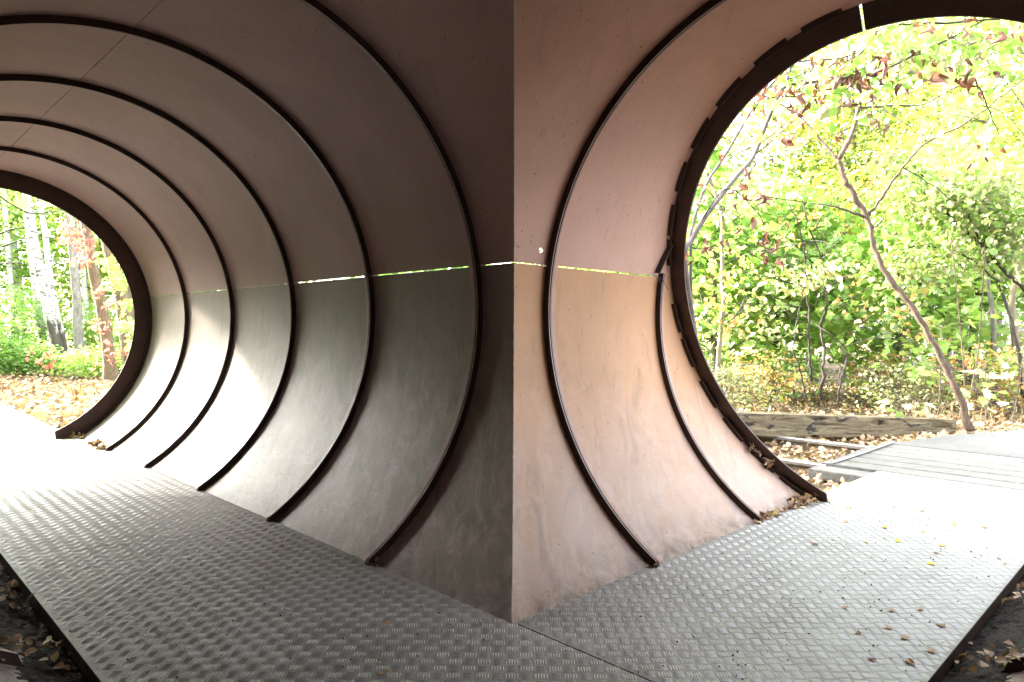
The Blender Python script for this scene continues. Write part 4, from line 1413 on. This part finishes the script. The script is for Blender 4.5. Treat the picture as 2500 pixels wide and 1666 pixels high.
# low undergrowth
UG = [(3.4, 8.4, .7), (4.4, 9.4, .9), (6.6, 8.9, .8), (7.7, 8.3, 1.1), (8.9, 8.6, 1.3), (5.2, 10.6, 1.0), (9.6, 9.6, 1.5), (3.0, 10.2, 1.2), (6.9, 10.0, .9), (8.4, 7.4, .7)]
UW = ['at the flange edge', 'below the pale trunk', 'behind the timber end', 'right of the bent tree foot', 'behind the pale saplings', 'under the twiggy shrub', 'tall at the right edge', 'tall at the flange edge', 'low between shrub and bent tree', 'small at the right path edge']
for (x, y, h), wh in zip(UG, UW):
    leafy_tree('undergrowth_bush', 'loose thorny undergrowth bush ' + wh, G3(x, y), h, (x, y, h * .55), (.75, .6, h * .55), 60, 16, .2, .075, M['dried'] if random.random() < .45 else M['orange'] if random.random() < .3 else M['green'], 'twig', .012, 'ovate', 'undergrowth beyond the right mouth', cat='bush', limbs=20)
# bare brush, twigs and long grass stalks along the ground
tw = Twigs(); tips = []
for _ in range(70):
    x, y = random.uniform(2.6, 9.5), random.uniform(7.0, 10.5)
    if y < 7.4 and x > 6.5: y += .8
    tw.grow((x, y, GZ), (random.gauss(0, .5), random.gauss(0, .4), 1), random.uniform(.4, 1.1), .007, 1, tips, .7)
tag(tw.build('brushwood', M['twig']), 'tangle of thin bare twigs above leaf litter behind the timber', 'brushwood', kind='stuff')
tw = Twigs()
for _ in range(300):
    x, y = random.uniform(5.9, 10.5), random.uniform(7.0, 8.4)
    d = Vector((random.gauss(0, .25), random.gauss(0, .25), 1)) * random.uniform(.15, .5)
    p = Vector((x, y, GZ))
    tw.add([p, p + d * .6, p + d + Vector((random.gauss(0, .1), 0, -.03))], .003, .001, 3)
tag(tw.build('dry_grass', M['straw']), 'dry straw coloured grass stalks along the path edge', 'grass', kind='stuff')
# trunks at the right edge
for pts, r, mt, lab in (([(2490, 1000), (2480, 850), (2470, 740), (2490, 640), (2510, 520), (2530, 300)], 0.07, 'palebark', 'stout pale trunk at the right edge behind saplings'),
                        ([(2430, 960), (2425, 800), (2415, 700), (2400, 560), (2410, 300)], .045, 'greybark', 'thin grey trunk behind the reddish shoots')):
    b = px(*pts[0], 12.2)
    T = tag(empty('tree', (b.x, b.y, GZ)), lab, 'tree', 'trunks beyond the right mouth')
    stem('trunk', [Vector((b.x, b.y, GZ - .1))] + [px(x, y, 12.2) for x, y in pts[1:]], r, r * .6, M[mt], T, 8, 5, .25, .005)
    tw = Twigs(); tips = []
    for x, y in pts[-2:]:
        for _ in range(3):
            tw.grow(px(x, y, 12.2), (random.gauss(0, 1), random.gauss(0, .5), .8), 1.2, r * .25, 1, tips, .6)
    tw.build('branches', M['twig'], T)
    leaves('crown', np.array([tuple(p + Vector((random.gauss(0, .2), random.gauss(0, .2), random.gauss(0, .15)))) for p, d in tips for _ in range(14)]), .12, 'ovate', M['green'], T, .4, .3, None, 'stuff')

# --- left: birches and furrowed trunks
DL = 22.6


def trunk_left(name, label, pts, depth, r0, r1, mat, group=None, cat='tree'):
    b = px(pts[0][0], pts[0][1], depth)
    T = tag(empty(name, (b.x, b.y, GZ)), label, cat, group)
    q = [Vector((b.x, b.y, GZ - .2))] + [px(x, y, depth) for x, y in pts[1:]]
    path = smooth_path(q, 6)
    n = len(path)
    rad = [r0 + (r1 - r0) * i / (n - 1) + r0 * .35 * max(0, 1 - i / 4) for i in range(n)]
    v, f = tube_arrays([p - Vector((b.x, b.y, GZ)) for p in path], rad, 12, .2)
    me = pydata('trunk', v, f)
    o = link('trunk', me, M[mat], None, True)
    o.parent = T
    return T


BG = 'birches beyond the left mouth'
T1 = trunk_left('birch_tree', 'tallest leaning white birch with black cracked foot beyond left mouth', [(152, 905), (140, 850), (128, 800), (105, 700), (85, 600), (72, 520), (62, 460), (40, 300), (20, 100)], DL, .165, .11, 'birch', BG)
T2 = trunk_left('birch_tree', 'slimmer white birch leaning just right of the tallest birch', [(163, 880), (155, 840), (138, 760), (122, 670), (112, 580), (100, 510), (92, 470), (75, 300), (60, 100)], DL + .4, .095, .07, 'birch', BG)
T3 = trunk_left('birch_tree', 'greyish birch trunk hidden behind the tallest birch', [(112, 880), (105, 820), (90, 720), (78, 640), (66, 540), (60, 460), (50, 200)], DL + 2.5, .115, .09, 'birch', BG)
T4 = trunk_left('birch_tree', 'faint far birch at the left picture edge', [(60, 860), (45, 720), (30, 600), (18, 520), (8, 450), (0, 300)], DL + 6, .2, .16, 'birch', BG)
T5 = trunk_left('birch_tree', 'straight grey barked trunk between the birches and creeper trees', [(198, 893), (192, 830), (188, 740), (180, 640), (172, 560), (165, 400), (160, 150)], DL + 1.0, 0.16, .12, 'palegrey', BG)
T9 = trunk_left('birch_tree', 'very slim pale birch at left edge before the bushes', [(38, 890), (32, 760), (22, 640), (14, 540), (8, 440), (0, 250)], DL + 3.5, .10, .07, 'birch', BG)
T10 = trunk_left('birch_tree', 'slim pale birch in the gap right of the grey trunk', [(222, 880), (214, 780), (205, 680), (196, 580), (188, 480), (175, 250)], DL + 5, .11, .08, 'birch', BG)
T6 = trunk_left('creeper_tree', 'furrowed brown trunk draped with red creeper', [(272, 905), (262, 840), (250, 760), (232, 680), (222, 620), (212, 560), (200, 480), (170, 200)], DL - 3.5, .16, .11, 'robinia', 'furrowed trunks at the left mouth')
T7 = trunk_left('furrowed_tree', 'broad furrowed trunk at the rim of the left mouth', [(318, 890), (310, 820), (300, 750), (285, 680), (270, 620), (258, 560), (240, 440), (200, 150)], DL - 2.5, .20, .16, 'robinia', 'furrowed trunks at the left mouth')
T8 = trunk_left('furrowed_tree', 'half hidden furrowed trunk behind the left flange rim', [(338, 880), (325, 780), (310, 690), (300, 620), (280, 500), (260, 300)], DL - 1.5, .15, .12, 'robinia', 'furrowed trunks at the left mouth')


def local_leaves(T, P, size, kind, mat, nm='leaves', tint=None):
    return leaves(nm, P, size, kind, M[mat], T, .25, .5, tint, 'stuff')


P = [tuple(px(random.gauss(x, s), random.gauss(y, s * 1.2), DL - 4.2 + random.uniform(-.4, .3))) for x, y, s, n in
     ((168, 545, 10, 40), (180, 570, 12, 45), (160, 575, 9, 25), (192, 600, 9, 30), (215, 595, 9, 26), (205, 630, 10, 34), (190, 640, 6, 10), (235, 715, 8, 14), (250, 705, 5, 8), (272, 740, 7, 12), (265, 750, 6, 6), (228, 795, 7, 12), (295, 800, 6, 6), (215, 860, 9, 12), (240, 880, 8, 10), (262, 845, 8, 10), (300, 860, 6, 6), (70, 860, 8, 8), (115, 880, 10, 20), (100, 885, 8, 10), (125, 870, 7, 10), (245, 800, 14, 20), (270, 880, 8, 8)) for _ in range(n)]
local_leaves(T6, np.array(P), .125, 'ovate', 'red', 'creeper_leaves')
P = [tuple(px(random.gauss(x, s), random.gauss(y, s), DL - 6 + random.uniform(-.5, .5))) for x, y, s, n in
     ((280, 650, 14, 60), (300, 690, 12, 70), (312, 740, 8, 40), (320, 800, 8, 40), (300, 790, 10, 40), (250, 640, 10, 30), (290, 610, 10, 30), (318, 840, 7, 30), (270, 690, 10, 26)) for _ in range(n)]
local_leaves(T7, np.array(P), .13, 'ovate', 'lime', 'leaves')
# birch crowns, thin
for T, x, y in ((T1, 60, 380), (T2, 90, 400), (T5, 170, 380), (T3, 40, 420)):
    c = px(x, y, DL + 1)
    P, tint, _ = sprays(c, (2.2, 1.8, 2.2), 60, 18, .4)
    leaves('crown', P, .11, 'diamond', M['lime'], T, .3, .5, tint, 'stuff')
tw = Twigs()
for pts in (((0, 480), (30, 500), (70, 520), (110, 520), (165, 512)), ((-10, 575), (30, 560), (65, 555)), ((0, 605), (40, 590), (80, 580)), ((-5, 645), (40, 642), (75, 650))):
    tw.add(smooth_path([px(x, y, DL - 1) for x, y in pts], 5), .03, .014, 5)
tw.build('branches', M['twig'], T1)
LB = [(-16.6, 17.2, 2.6, (1.9, 1.4, 1.6), 'green', 'dense dark green bush at left edge before the birches'), (-19.2, 18.4, 3.2, (2.0, 1.5, 2.0), 'green', 'tall green bush at the left edge of the mouth'),
      (-17.6, 21.4, 2.6, (1.6, 1.3, 1.5), 'green', 'green bush behind the tallest birch'), (-15.2, 22.8, 2.2, (1.5, 1.2, 1.2), 'lime', 'lime bush behind the grey trunk'), (-13.0, 21.4, 1.8, (1.3, 1.1, 1.1), 'green', 'low bush behind the creeper trunk'),
      (-14.8, 17.8, .9, (1.1, .8, .5), 'green', 'low bramble at the foot of the birches'), (-12.0, 17.3, .8, (1.1, .8, .45), 'lime', 'low bramble before the creeper trunk')]
for x, y, h, cr, mt, lab in LB:
    leafy_tree('leafy_bush', lab, G3(x, y), h, (x, y, h * .55), cr, int(120 * cr[0]), 22, .28, .12, M[mt], 'twig', .03, 'diamond', 'bushes beyond the left mouth', cat='bush')
LT = [(-22, 25, 11, 6, (3.4, 2.6, 5), 'lime'), (-18.5, 28, 13, 7, (3.6, 2.8, 6), 'yellow'), (-26, 27, 13, 7.5, (4, 3, 6.5), 'green'), (-15.5, 29, 12, 6.4, (3.4, 2.6, 5.5), 'lime'), (-22, 33, 15, 8.5, (4.6, 3.4, 7.5), 'lime'), (-28.5, 33, 16, 9, (5, 3.6, 8), 'yellow'), (-17, 36, 16, 9, (5, 3.6, 8), 'lime'), (-13, 26, 9, 5, (2.8, 2.2, 4.4), 'green'), (-34, 36, 18, 10, (6, 4, 9), 'green'), (-25, 42, 18, 10, (6.5, 4, 9), 'lime'), (-12.5, 33, 14, 8, (4, 3, 7), 'yellow')]
LW = ['left of the birch row', 'between the birches', 'at the far left edge', 'behind the grey trunk', 'deep behind the birches', 'deep at the left edge', 'in the backdrop behind the creeper trunk', 'low behind the furrowed trunks', 'in the farthest left backdrop', 'in the farthest birch backdrop', 'in the backdrop behind the furrowed trunks']
for (x, y, h, cz, cr, mt), wh in zip(LT, LW):
    leafy_tree('leafy_tree', KINDW[mt].replace('maple', 'birchwood tree') + ' ' + wh, G3(x, y), h, (x, y, cz), cr, 300, 24, .55, .27, M[mt], 'palebark', .14, 'diamond', 'woodland beyond the left mouth')
# --- wedge behind the tubes: small trees that show through the slits
WD = [(-1.6, 9.0, 5.0, 3.0, (1.6, 1.6, 2.0), 'green'), (-0.6, 6.9, 2.2, 1.2, (1.2, .9, .9), 'pale')]
WW = ['behind the tube corner', 'low outside the tube corner slit']
for (x, y, h, cz, cr, mt), wh in zip(WD, WW):
    leafy_tree('leafy_tree', KINDW[mt].replace('maple', 'wedge tree') + ' ' + wh, G3(x, y), h, (x, y, cz), cr, 200, 24, .35, .16, M[mt], 'greybark', .09, 'diamond', 'trees in the wedge behind the tubes')

# --- the wood goes on to the left of the path, beyond the frame, and screens the left mouth from the open sky
P, TT = [], []
for _ in range(85):
    t, u = random.uniform(2.5, 34), random.uniform(5.8, 24)
    b = W('L', t, u, 0)
    d = Vector((b[0] + 5.8, b[1] - 4.6))
    off = abs(math.degrees(math.atan2(d.y, d.x)) % 360 - 159)
    lim = 14.0 if off > 20 else min(14.0, 0.47 * d.length - 0.8)
    if lim < 1.5:
        continue
    r = min(3.4, lim * 0.42, (u - 2.2) / 1.3)
    p, ti, _c = sprays((b[0], b[1], lim * .5), (r, r, lim * .5), 110, 18, .5)
    P.append(p); TT.append(ti)
o = leaves('woodland', np.vstack(P), .34, 'diamond', M['green'], None, .5, .2, np.concatenate(TT))
tag(o, 'mass of green woodland along the path beyond the left mouth', 'wood', kind='stuff')

# unseen leaf clouds added to soften the left mouth's sun and shade the right plate
c = np.array([-5.8, 4.6, 1.4]) + np.array(SUN_DIR) * 21
P, TT, _c = sprays(c, (4.2, 4.2, 4.2), 150, 12, .8, .05, .5, .6)
P2, T2_, _c = sprays(np.array([3.9, 3.5, 0]) + np.array(SUN_DIR) * 13, (3.0, 2.6, 2.2), 150, 12, .6, .02, .4, .5)
o = leaves('woodland', np.vstack([P, P2]), .34, 'diamond', M['lime'], None, .4, .2, np.concatenate([TT, T2_]))
tag(o, 'added unseen canopy of lime leaves over the tubes and path', 'blocker', kind='stuff')
